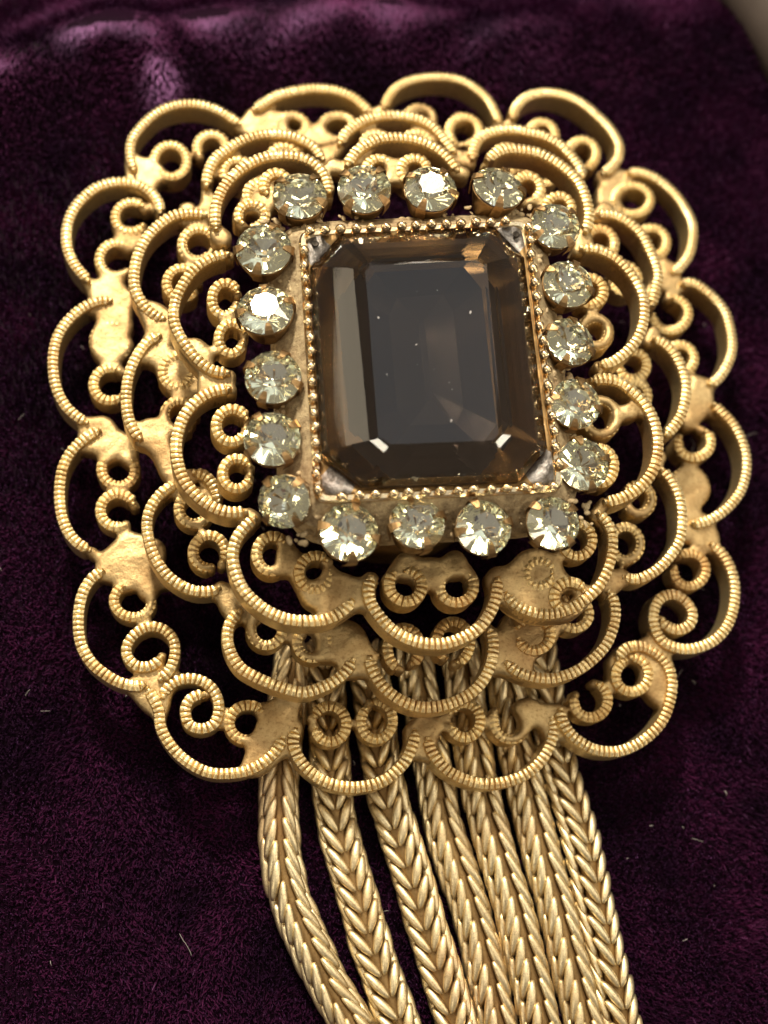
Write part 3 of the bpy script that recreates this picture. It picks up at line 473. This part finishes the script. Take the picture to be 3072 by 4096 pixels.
brooch = empty('brooch', (0, 0, 0))
tag(brooch, 'tiered antique gold filigree brooch set with a smoky brown rectangular stone ringed by pale rhinestones', 'brooch')
W_WIRE, H_WIRE = .091, .25
for curves, pads, zt, look in ((OUTER, OUTER_PADS, 0.0, 'widest lower layer of scalloped filigree'), (MIDDLE, MIDDLE_PADS, .42, 'middle layer of scalloped filigree'), (UPPER, UPPER_PADS, .87, 'smallest upper layer of scalloped filigree')):
    dense = [catmull(p)[0] for _, p in curves]
    tier = web(dense, pads, zt, H_WIRE - .02, W_WIRE, brooch, 'filigree_tier')
    tier['label'] = look
    for k, (curl, p) in enumerate(curves):
        dz = rng.normal(0, .010) - (.035 if curl else 0)
        scroll(p, zt + dz, W_WIRE * (1.0 if not curl else .97) * rng.uniform(.95, 1.05), H_WIRE - (.04 if curl else 0), rng.random(), 'curl' if curl else 'scallop', M_GOLD if curl else M_WORN, tier, .75 if curl else 1.0)

def lathe(prof, n, cx=0, cy=0, close=True):
    V, F = [], []
    for r, z in prof:
        for i in range(n):
            a = 2 * math.pi * i / n
            V.append((cx + r * math.cos(a), cy + r * math.sin(a), z))
    for k in range(len(prof) - 1):
        for i in range(n):
            j = (i + 1) % n
            F.append((k * n + i, k * n + j, (k + 1) * n + j, (k + 1) * n + i))
    if close:
        F.append(tuple(range(n))[::-1]); F.append(tuple(range((len(prof) - 1) * n, len(prof) * n)))
    return V, F

GC = Vector((sum(p[0] for p in GIRDLE) / 8, sum(p[1] for p in GIRDLE) / 8, 0))
V, F = lathe([(.95, -.54), (.95, -.10), (.5, -.06), (.45, .28), (.85, .30), (.85, .34), (.5, .36), (.45, .70), (.9, .72), (.9, .76), (.3, .78)], 40, GC.x - .05, GC.y - .1)
mesh_obj('central_post', V, F, M_CORE, brooch, True)

# ------------------------------------------------------------------ setting plate, bezel, beads
def offset_poly(P, d):
    P = [Vector((p[0], p[1])) for p in P]
    n = len(P); out = []
    area = sum(P[i].x * P[(i + 1) % n].y - P[(i + 1) % n].x * P[i].y for i in range(n))
    sg = 1 if area > 0 else -1
    for i in range(n):
        a, b, c = P[i - 1], P[i], P[(i + 1) % n]
        e1 = (b - a).normalized(); e2 = (c - b).normalized()
        n1 = Vector((e1.y, -e1.x)) * sg; n2 = Vector((e2.y, -e2.x)) * sg
        q = (n1 + n2); q = q / q.dot(n1) if q.dot(n1) else n1
        out.append(b + q * d)
    return [(p.x, p.y) for p in out]

def round_poly(P, r, seg=6):
    P = [Vector((p[0], p[1])) for p in P]
    n = len(P); out = []
    for i in range(n):
        a, b, c = P[i - 1], P[i], P[(i + 1) % n]
        p1 = b + (a - b).normalized() * r; p2 = b + (c - b).normalized() * r
        for k in range(seg + 1):
            t = k / seg
            q = p1 * (1 - t) ** 2 + b * 2 * t * (1 - t) + p2 * t * t
            out.append((q.x, q.y))
    return out

def ring_loops(loops, mat, name, parent, smooth=False):
    """closed band through successive loops of equal count [(poly, z), ...]"""
    n = len(loops[0][0]); V = []; F = []
    for P, z in loops:
        V += [(p[0], p[1], z) for p in P]
    m = len(loops)
    for k in range(m):
        k2 = (k + 1) % m
        for i in range(n):
            j = (i + 1) % n
            F.append((k * n + i, k * n + j, k2 * n + j, k2 * n + i))
    return mesh_obj(name, V, F, mat, parent, smooth)

BZ = BEZEL
def rl(d, r): return round_poly(offset_poly(BZ, d), r)
plate = ring_loops([(rl(.25, .5), .98), (rl(.245, .5), 1.10), (rl(.22, .45), 1.15), (rl(.16, .2), 1.22), (rl(.075, .12), 1.30), (rl(.03, .10), 1.34), (rl(.02, .1), .98)], M_PLATE, 'setting_plate', brooch)
# lumps of old solder and grime between the bezel and the rhinestones
bm = bmesh.new()
for k in range(520):
    t = rng.random() * 4; i = int(t); f = t - i
    d = rng.uniform(.05, .27)
    Q = offset_poly(BZ, d)
    a, b = Q[i], Q[(i + 1) % 4]
    r = rng.uniform(.006, .026)
    mt = Matrix.Translation((a[0] + (b[0] - a[0]) * f, a[1] + (b[1] - a[1]) * f, 1.21 + .06 * (d < .12))) @ Matrix.Rotation(rng.random() * 6, 4, 'Z') @ Matrix.Diagonal((r * rng.uniform(1, 2), r, r * .55, 1))
    bmesh.ops.create_icosphere(bm, subdivisions=2, radius=1, matrix=mt)
me = bpy.data.meshes.new('solder_lumps'); bm.to_mesh(me); bm.free()
me.polygons.foreach_set('use_smooth', [True] * len(me.polygons)); me.materials.append(M_PLATE)
o = bpy.data.objects.new('solder_lump', me); C.objects.link(o); o.parent = plate; o['kind'] = 'stuff'

bezel = ring_loops([(rl(.032, .10), 1.20), (rl(.030, .10), 1.360), (rl(.016, .09), 1.376), (rl(-.016, .07), 1.376), (rl(-.030, .07), 1.362), (rl(-.036, .07), 1.20)], M_BEAD, 'bezel', brooch)
me = bpy.data.meshes.new('bead'); bm = bmesh.new(); bmesh.ops.create_uvsphere(bm, u_segments=14, v_segments=9, radius=1); bm.to_mesh(me); bm.free()
me.polygons.foreach_set('use_smooth', [True] * len(me.polygons)); me.materials.append(M_BEAD)
for i in range(4):
    a, b = Vector(BZ[i]), Vector(BZ[(i + 1) % 4])
    e = b - a; n = round((e.length - .10) / .118)
    for k in range(n):
        q = a + e.normalized() * (.05 + (e.length - .10) * k / n)
        ang = math.atan2(e.y, e.x)
        place('bead', me, bezel, Matrix.Translation((q.x + rng.normal(0, .004), q.y + rng.normal(0, .004), 1.412)) @ Matrix.Rotation(ang, 4, 'Z') @ Matrix.Diagonal((.041, .036, .038 * rng.uniform(.9, 1.1), 1)))

# grey solder ledge under the corners of the stone
def resample(P, n):
    P = np.array(list(P) + [P[0]], float)
    s = np.r_[0, np.cumsum(np.linalg.norm(np.diff(P, axis=0), axis=1))]
    u = np.linspace(0, s[-1], n, endpoint=False)
    return np.stack([np.interp(u, s, P[:, k]) for k in (0, 1)], 1)
def by_angle(P, n):
    """points of a polygon on n rays from the stone's centre"""
    Q = resample(P, 1200); a = np.arctan2(Q[:, 1] - GC.y, Q[:, 0] - GC.x)
    out = []
    for k in range(n):
        t = -math.pi + 2 * math.pi * k / n
        out.append(Q[np.argmin(np.abs(np.angle(np.exp(1j * (a - t)))))])
    return np.array(out)
outer = by_angle(rl(-.030, .07), 160); inner = by_angle(offset_poly(GIRDLE, .006), 160)
mid = .5 * (outer + inner)
V, F = [], []
for P, z in ((outer, 1.375), (mid, 1.350), (inner, 1.362), (inner, 1.25), (outer, 1.25)):
    for p in P: V.append((p[0], p[1], z + rng.normal(0, .005)))
for k in range(5):
    for i in range(160):
        j = (i + 1) % 160
        F.append((k * 160 + i, k * 160 + j, ((k + 1) % 5) * 160 + j, ((k + 1) % 5) * 160 + i))
ledge = mesh_obj('solder_ledge', V, F, [M_SILVER, M_CORE], bezel, True)
wide = np.linalg.norm(outer - inner, axis=1) > .075
ledge.data.polygons.foreach_set('material_index', [0 if wide[i] else 1 for k in range(5) for i in range(160)])
for gi, bi in ((0, 0), (2, 1)):
    g = .5 * (Vector(GIRDLE[gi]) + Vector(GIRDLE[(gi + 1) % 8])); b = Vector(BZ[bi])
    q = g.lerp(b, .45)
    V, F = lathe([(.028, 1.374), (.026, 1.379), (.018, 1.378), (.001, 1.376)], 14, q.x, q.y)
    mesh_obj('corner_hole', V, F, M_DARK, bezel, True)

# ------------------------------------------------------------------ the central emerald-cut stone
def corner_cut_table():
    c = [Vector(p) for p in TABLE]; out = []
    order = [(0, 3), (0, 1), (1, 0), (1, 2), (2, 1), (2, 3), (3, 2), (3, 0)]
    for i, j in order: out.append(c[i] + (c[j] - c[i]).normalized() * .045)
    return out
TB = corner_cut_table()
GD = [Vector(p) for p in GIRDLE]
g2 = Vector((GC.x, GC.y))
keel_dir = (Vector(TABLE[0]) - Vector(TABLE[3])).normalized()
def pav(sx):
    out = []
    for p in GD:
        d = p - g2
        al = keel_dir * d.dot(keel_dir); pe = d - al
        out.append(g2 + al * (.30 + .70 * sx) + pe * sx)
    return out
loops = [(pav(.03), 1.00), (pav(.30), 1.035), (pav(.58), 1.10), (pav(.82), 1.19), (pav(.965), 1.29), (GD, 1.36), (GD, 1.40),
         ([a.lerp(b, .20) for a, b in zip(GD, TB)], 1.478), ([a.lerp(b, .40) for a, b in zip(GD, TB)], 1.545), ([a.lerp(b, .58) for a, b in zip(GD, TB)], 1.598), ([a.lerp(b, .78) for a, b in zip(GD, TB)], 1.645), ([a.lerp(b, .93) for a, b in zip(GD, TB)], 1.672), (TB, 1.677)]
V, F, MI = [], [], []
for P, z in loops: V += [(p.x, p.y, z) for p in P]
for k in range(len(loops) - 1):
    for i in range(8):
        j = (i + 1) % 8
        F.append((k * 8 + i, (k + 1) * 8 + i, (k + 1) * 8 + j, k * 8 + j)); MI.append(2 if k < 2 else 1 if k < 5 else 0)
nL = len(loops)
F.append(tuple(range(8))); MI.append(2)
F.append(tuple(range((nL - 1) * 8, nL * 8))[::-1]); MI.append(0)
gem = mesh_obj('center_stone', V, F, [M_SMOKE, M_FOILB, M_FOILD], brooch)
gem.data.polygons.foreach_set('material_index', MI)
bm = bmesh.new(); bm.from_mesh(gem.data); bmesh.ops.recalc_face_normals(bm, faces=bm.faces); bm.to_mesh(gem.data); bm.free()
gem['label'] = 'smoky brown emerald-cut glass stone'

# dust and lint specks on the stone's table, also painted in as its sparkle
bm = bmesh.new()
for k in range(14):
    a, b = rng.random(), rng.random()
    p = Vector(TABLE[0]).lerp(Vector(TABLE[1]), a).lerp(Vector(TABLE[3]).lerp(Vector(TABLE[2]), a), b)
    r = rng.choice([.0015, .002, .003, .005, .008])
    bmesh.ops.create_icosphere(bm, subdivisions=1, radius=1, matrix=Matrix.Translation((p.x, p.y, 1.681 + r * .3)) @ Matrix.Rotation(rng.random() * 6, 4, 'Z') @ Matrix.Diagonal((r * rng.uniform(1, 2.5), r, r * .4, 1)))
me = bpy.data.meshes.new('dust'); bm.to_mesh(me); bm.free(); me.materials.append(M_LINT)
dust = bpy.data.objects.new('dust', me); C.objects.link(dust)
tag(dust, 'pale dust specks, part painted sparkle, scattered over the flat face of the brown stone', 'dust', kind='stuff')

# ------------------------------------------------------------------ rhinestones
bm = bmesh.new()
def ringv(n, r, z, a0): return [bm.verts.new((r * math.cos(a0 + 2 * math.pi * i / n), r * math.sin(a0 + 2 * math.pi * i / n), z)) for i in range(n)]
ringv(8, .50, .36, math.pi / 8); ringv(16, 1.0, .03, 0); ringv(16, 1.0, -.03, 0)
bm.verts.new((0, 0, -.72))
bmesh.ops.convex_hull(bm, input=bm.verts)
bmesh.ops.dissolve_limit(bm, angle_limit=.01, verts=bm.verts, edges=bm.edges)
bmesh.ops.recalc_face_normals(bm, faces=bm.faces)
for f in bm.faces: f.material_index = 1 if f.normal.z < -.05 else 0
strass_me = bpy.data.meshes.new('rhinestone'); bm.to_mesh(strass_me); bm.free()
strass_me.materials.append(M_STRASS); strass_me.materials.append(M_FOILS)
V, F = lathe([(.70, -1.15), (.90, -.5), (1.0, -.16), (1.0, -.10), (.97, -.10), (.86, -.55), (.66, -1.1)], 26, close=False)
cup_o = mesh_obj('setting_cup', V, F, M_CUP, None, True, link=False); cup_me = cup_o.data
# claw: a tapered strip folded over the girdle
V, F = [], []
pp = [(1.0, -.6, .20), (1.08, -.15, .19), (1.085, .06, .17), (.98, .17, .145), (.84, .245, .11), (.72, .285, .06)]
for r, z, hw in pp:
    V += [(r, -hw, z), (r, hw, z), (r - .05, hw * .9, z - .07), (r - .05, -hw * .9, z - .07)]
for k in range(len(pp) - 1):
    for i in range(4):
        j = (i + 1) % 4
        F.append((k * 4 + i, k * 4 + j, (k + 1) * 4 + j, (k + 1) * 4 + i))
F.append((0, 3, 2, 1)); q = (len(pp) - 1) * 4; F.append((q, q + 1, q + 2, q + 3))
claw_o = mesh_obj('prong', V, F, M_CUP, None, False, link=False); claw_me = claw_o.data
camv = cam.matrix_world.translation
for k, (x, y, r) in enumerate(STONES):
    out = Vector((x - GC.x, y - GC.y, 0)).normalized()
    tilt = Vector((0, 0, 1)) + out * rng.uniform(-.02, .14) + Vector((rng.normal(0, .05), rng.normal(0, .05), 0))
    if k == 13: tilt += Vector((-.42, -.28, 0))
    if k == 17: tilt = Vector((-.10, .02, 1))
    if k == 16:                                  # this one happens to face the lamp
        p = Vector((x, y, 1.4)); tilt = (KEY - p).normalized() + (camv - p).normalized()
    qm = tilt.normalized().to_track_quat('Z', 'Y').to_matrix().to_4x4()
    mw = Matrix.Translation((x, y, 1.35)) @ qm @ Matrix.Rotation(rng.random() * 6.28, 4, 'Z') @ Matrix.Scale(r * .98, 4)
    st = place('rhinestone', strass_me, brooch, mw)
    I = Matrix.Identity(4)
    place('setting_cup', cup_me, st, I)
    base = rng.uniform(.6, 1.0)
    for a in range(4): place('prong', claw_me, st, Matrix.Rotation(base + a * math.pi / 2 + rng.normal(0, .1), 4, 'Z'))

# ------------------------------------------------------------------ woven chain strands
def grain(a, b, w, t, twist, ns=9, nr=8):
    """a slim leaf-shaped wire loop end from a to b"""
    a, b = np.array(a, float), np.array(b, float)
    d = b - a; L = np.linalg.norm(d); d /= L
    upn = np.array([0, 0, 1.]); s = np.cross(d, upn); s /= np.linalg.norm(s); nn = np.cross(s, d)
    V, F = [], []
    for i in range(ns):
        u = i / (ns - 1)
        f = max(.14, (math.sin(math.pi * (.06 + .90 * u))) ** .48)
        c = a + (b - a) * u + nn * t * .55 * math.sin(math.pi * u)
        tw = twist * (u - .5)
        e1 = s * math.cos(tw) + nn * math.sin(tw); e2 = -s * math.sin(tw) + nn * math.cos(tw)
        for j in range(nr):
            q = 2 * math.pi * j / nr
            V.append(c + e1 * w * f * math.cos(q) + e2 * t * f * math.sin(q))
    for i in range(ns - 1):
        for j in range(nr):
            k = (j + 1) % nr
            F.append((i * nr + j, i * nr + k, (i + 1) * nr + k, (i + 1) * nr + j))
    F.append(tuple(range(nr))[::-1]); F.append(tuple(range((ns - 1) * nr, ns * nr)))
    return V, F

def link_mesh(flip, squeeze):
    """one woven link: two wings that meet on the face and two that wrap the sides; x across, y along, z up"""
    V, F = [], []
    for sgn in (-1, 1):
        face = ((sgn * .128, .150, .030), (sgn * .036, -.135, .088), .038, .033) if flip > 0 else ((sgn * .142, .125, .040), (sgn * .016, -.105, .074), .037, .031)
        for (a, b, w, t) in (face, ((sgn * .148, .12, -.085), (sgn * .130, -.17, .000), .040, .034)):
            a = (a[0] * squeeze, a[1] * flip, a[2]); b = (b[0] * squeeze, b[1] * flip, b[2])
            v, f = grain(a, b, w, t, sgn * .45 * flip)
            k = len(V); V += v; F += [tuple(i + k for i in q) for q in f]
    o = mesh_obj('link', V, F, M_CHAIN, None, True, link=False)
    return o.data

FLIP = [1, -1, -1, 1, 1, 1, -1]
LM = {1: link_mesh(1, .88), -1: link_mesh(-1, .88)}
LABELS = ['leftmost gold chain strand, curving away on its own with a wide dark gap beside it',
          'flat-faced gold chain strand of downward V links between two dark gaps, second from the left',
          'broad gold chain strand with a wide herringbone face, third from the left of seven',
          'gold chain strand of round loops, touching its twin on the right, middle of the seven',
          'gold chain strand of round upward-pointing loops, right-hand one of the touching pair',
          'gold chain strand with slim upward-pointing links, second from the right edge of the tassel',
          'rightmost gold chain strand, its outer edge against the dark velvet']
PITCH = .156
for k, P in enumerate(STRANDS):
    P3 = [(x, y, -.38 - .015 * (k % 2)) for x, y in P]
    D, u = catmull(P3, .02)
    root = empty('chain_strand', tuple(D[0]))
    tag(root, LABELS[k], 'chain', 'woven gold chain strands hanging below the brooch')
    inv = Matrix.Translation(-Vector(D[0]))
    T = np.gradient(D, axis=0); T /= np.linalg.norm(T, axis=1)[:, None]
    # core
    V, F = [], []
    sel = range(0, len(D), 3); nr = 8
    for i in sel:
        t = T[i]; s = np.array([-t[1], t[0], 0.])
        for j in range(nr):
            q = 2 * math.pi * j / nr
            V.append(D[i] - D[0] + s * .09 * math.cos(q) + np.array([0, 0, .085 * math.sin(q) - .02]))
    for i in range(len(sel) - 1):
        for j in range(nr):
            j2 = (j + 1) % nr
            F.append((i * nr + j, i * nr + j2, (i + 1) * nr + j2, (i + 1) * nr + j))
    mesh_obj('core', V, F, M_CORE, root, True)
    roll = [0, .05, .38, -.1, -.1, -.05, -.28][k]
    s = .06
    while s < u[-1] - .05:
        i = int(np.searchsorted(u, s))
        t = Vector(T[i]); sd = Vector((-t.y, t.x, 0)).normalized(); nn = sd.cross(t)
        if nn.z < 0: sd = -sd; nn = sd.cross(t)
        mw = Matrix((sd, t, nn)).transposed().to_4x4()
        mw.translation = Vector(D[i]) - Vector(D[0])
        mw = mw @ Matrix.Rotation(roll + rng.normal(0, .03), 4, 'Y') @ Matrix.Rotation(rng.normal(0, .02), 4, 'Z') @ Matrix.Diagonal((rng.uniform(.97, 1.05), rng.uniform(.97, 1.03), 1, 1))
        place('link', LM[FLIP[k]], root, mw)
        s += PITCH * rng.uniform(.97, 1.03)

# ------------------------------------------------------------------ velvet: cloth sheet with a fold beyond the brooch, and its pile
CX = [-9, -3.4, -2.9, -2.5, -2.1, -1.6, -1.2, -.5, 0, .5, .9, 2, 9]
CY = [2.4, 4.0, 4.35, 4.6, 4.5, 4.72, 4.75, 5.0, 5.05, 4.95, 4.85, 5.2, 6.5]
def ground(x, y):
    crest = .25 * (np.interp(x - .25, CX, CY) + np.interp(x - .08, CX, CY) + np.interp(x + .08, CX, CY) + np.interp(x + .25, CX, CY))
    z = -.60 + .50 * np.exp(-((y - crest) / .55) ** 2) * (.55 + .45 / (1 + np.exp((x - 1.6) * 2)))
    spur = np.exp(-((x + 2.05 + .18 * (y - 4)) / .22) ** 2) * np.exp(-((y - 4.15) / .4) ** 2)
    z = z + .22 * spur
    z = z + .035 * np.sin(x * 1.1 + .6 * y) * np.sin(y * .9 + 1) + .05 * np.exp(-((x + 3.0) / 1.2) ** 2) * np.sin(y * .7)
    z = z - .45 * smoothstep(5.0, 7.5, y)
    return z
gx = np.linspace(-9, 9, 181); gy = np.linspace(-8, 12, 201)
X, Y = np.meshgrid(gx, gy)
Z = ground(X, Y)
V = np.stack([X.ravel(), Y.ravel(), Z.ravel()], 1)
F = [(j * 181 + i, j * 181 + i + 1, (j + 1) * 181 + i + 1, (j + 1) * 181 + i) for j in range(200) for i in range(180)]
cloth = mesh_obj('velvet_cloth', V, F, M_VELVET, None, True)
tag(cloth, 'dark plum velvet cloth under the brooch with a soft fold at the back', None, kind='structure')

NF = 420000
fx = rng.uniform(-4.3, 4.9, NF); fy = rng.uniform(-4.9, 7.0, NF)
row = .047
fx = np.round((fx + .06 * fy) / row) * row - .06 * fy + rng.normal(0, .015, NF)      # woven in rows
fz = ground(fx, fy) - .004
e = .01
gxn = -(ground(fx + e, fy) - ground(fx - e, fy)) / (2 * e); gyn = -(ground(fx, fy + e) - ground(fx, fy - e)) / (2 * e)
clump = np.sin(fx * 5.1 + 2 * np.sin(fy * 2.3)) * np.sin(fy * 3.7 + 1.5 * np.sin(fx * 2.9))
hgt = .095 * rng.uniform(.7, 1.2, NF)
bl = np.sin(fx * 4.3 + 1.2 + 2 * np.sin(fy * 3.1)) * np.sin(fy * 5.2 + 1.7 * np.sin(fx * 3.3))
bc = np.interp(fx, CX, CY)
brush = np.exp(-((fy - bc - .05) / np.interp(fx, [-3, -1, 0, 1], [.20, .26, .34, .4])) ** 2) * np.interp(fx, [-4, -3.2, -2.6, -2, -1.4, 0, 1.2, 2], [.4, .55, 1, 1, .7, .75, .5, 0]) * (.75 + .55 * bl)
brush = np.clip(np.maximum(brush, .95 * np.exp(-((fx + 2.0) / .17) ** 2 - ((fy - 4.12) / .22) ** 2)), 0, 1)
lx = gxn + rng.normal(0, .16, NF) + .34 * clump; ly = gyn + rng.normal(0, .16, NF) - .10 + .15 * np.sin(fx * 2.2 + fy * 1.4) - 5.0 * brush
ll = np.sqrt(lx ** 2 + ly ** 2 + 1); lx /= ll; ly /= ll; lz = 1 / ll
ang = np.where(rng.random(NF) < brush, rng.normal(0, .3, NF), rng.uniform(0, 2 * np.pi, NF)); wd = .0055 * rng.uniform(.6, 1.4, NF)
ax, ay = np.cos(ang) * wd, np.sin(ang) * wd
base = np.stack([fx, fy, fz], 1); d = np.stack([lx, ly, lz], 1) * hgt[:, None]; a3 = np.stack([ax, ay, 0 * ax], 1)
midp = base + d * .55 + np.array([0, 0, .004]); tip = base + d + np.stack([rng.normal(0, .012, NF), rng.normal(0, .012, NF), 0 * ax - .006], 1)
VV = np.stack([base - a3, base + a3, midp + a3 * .9, midp - a3 * .9, tip], 1).reshape(-1, 3).astype(np.float32)
me = bpy.data.meshes.new('velvet_pile')
me.vertices.add(NF * 5); me.vertices.foreach_set('co', VV.ravel())
o5 = (np.arange(NF) * 5)[:, None]
loops_i = np.concatenate([o5 + np.array([0, 1, 2, 3]), o5 + np.array([3, 2, 4])], 1).astype(np.int32).ravel()
me.loops.add(NF * 7); me.loops.foreach_set('vertex_index', loops_i)
ls = np.stack([np.arange(NF) * 7, np.arange(NF) * 7 + 4], 1).astype(np.int32).ravel()
me.polygons.add(NF * 2); me.polygons.foreach_set('loop_start', ls)
me.update(); me.validate()
me.materials.append(M_PILE)
pile = bpy.data.objects.new('velvet_pile', me); C.objects.link(pile)
tag(pile, 'short dark plum velvet pile standing in rows on the cloth', 'velvet pile', kind='stuff')

# stray lint hairs on the velvet
V, F = [], []
def hair(x, y, L, a, z=None, curl=2.0, w=.004):
    n = 10; px, py = x, y
    k = len(V)
    zz = (float(ground(np.array(x), np.array(y))) + .085) if z is None else z
    bend = rng.normal(0, curl)
    for i in range(n):
        s = np.array([-math.sin(a), math.cos(a), 0]) * w
        c = np.array([px, py, zz + .02 * math.sin(math.pi * i / (n - 1))])
        V.extend([c - s, c + s, c + np.array([0, 0, w * 1.6])])
        a += bend * L / n + rng.normal(0, .12); px += math.cos(a) * L / n; py += math.sin(a) * L / n
    for i in range(n - 1):
        for j in range(3):
            j2 = (j + 1) % 3
            F.append((k + i * 3 + j, k + i * 3 + j2, k + (i + 1) * 3 + j2, k + (i + 1) * 3 + j))
for q in range(12):
    x, y = rng.uniform(-3.2, 3.4), rng.uniform(-3.9, 2.0)
    if abs(x) < 2.2 and y > -2.2: x = math.copysign(rng.uniform(2.5, 3.3), x)
    hair(x, y, rng.uniform(.06, .3), rng.uniform(0, 6.28), w=rng.uniform(.0012, .0022))
for q in range(60):
    x, y = rng.uniform(-3.6, 3.8), rng.uniform(-3.9, 3.5)
    hair(x, y, rng.uniform(.02, .05), rng.uniform(0, 6.28), curl=.5, w=rng.uniform(.002, .004))
lint = mesh_obj('lint', V, F, M_LINT, None)
tag(lint, 'fine pale lint hairs caught on the dark velvet', 'lint', kind='stuff')

# out-of-focus padded rim in the far right corner
A = Vector((3.15, 6.6, -.3)); B = Vector((4.75, 3.2, -.35))
d = (B - A).normalized(); s = Vector((d.y, -d.x, 0)); 
if s.x < 0: s = -s
V, F = [], []
n, mN = 40, 20
for i in range(n):
    c = A + (B - A) * (i / (n - 1)) + s * (.75 + .10 * math.sin(i / (n - 1) * math.pi))
    for j in range(mN):
        q = 2 * math.pi * j / mN
        V.append(c + s * .85 * math.cos(q) + Vector((0, 0, .55 * math.sin(q))))
for i in range(n - 1):
    for j in range(mN):
        j2 = (j + 1) % mN
        F.append((i * mN + j, i * mN + j2, (i + 1) * mN + j2, (i + 1) * mN + j))
F.append(tuple(range(mN))[::-1]); F.append(tuple(range((n - 1) * mN, n * mN)))
rim = mesh_obj('padded_rim', V, F, M_RIM, None, True)
tag(rim, 'blurred pale beige rounded rim crossing the corner beyond the velvet', 'rim')
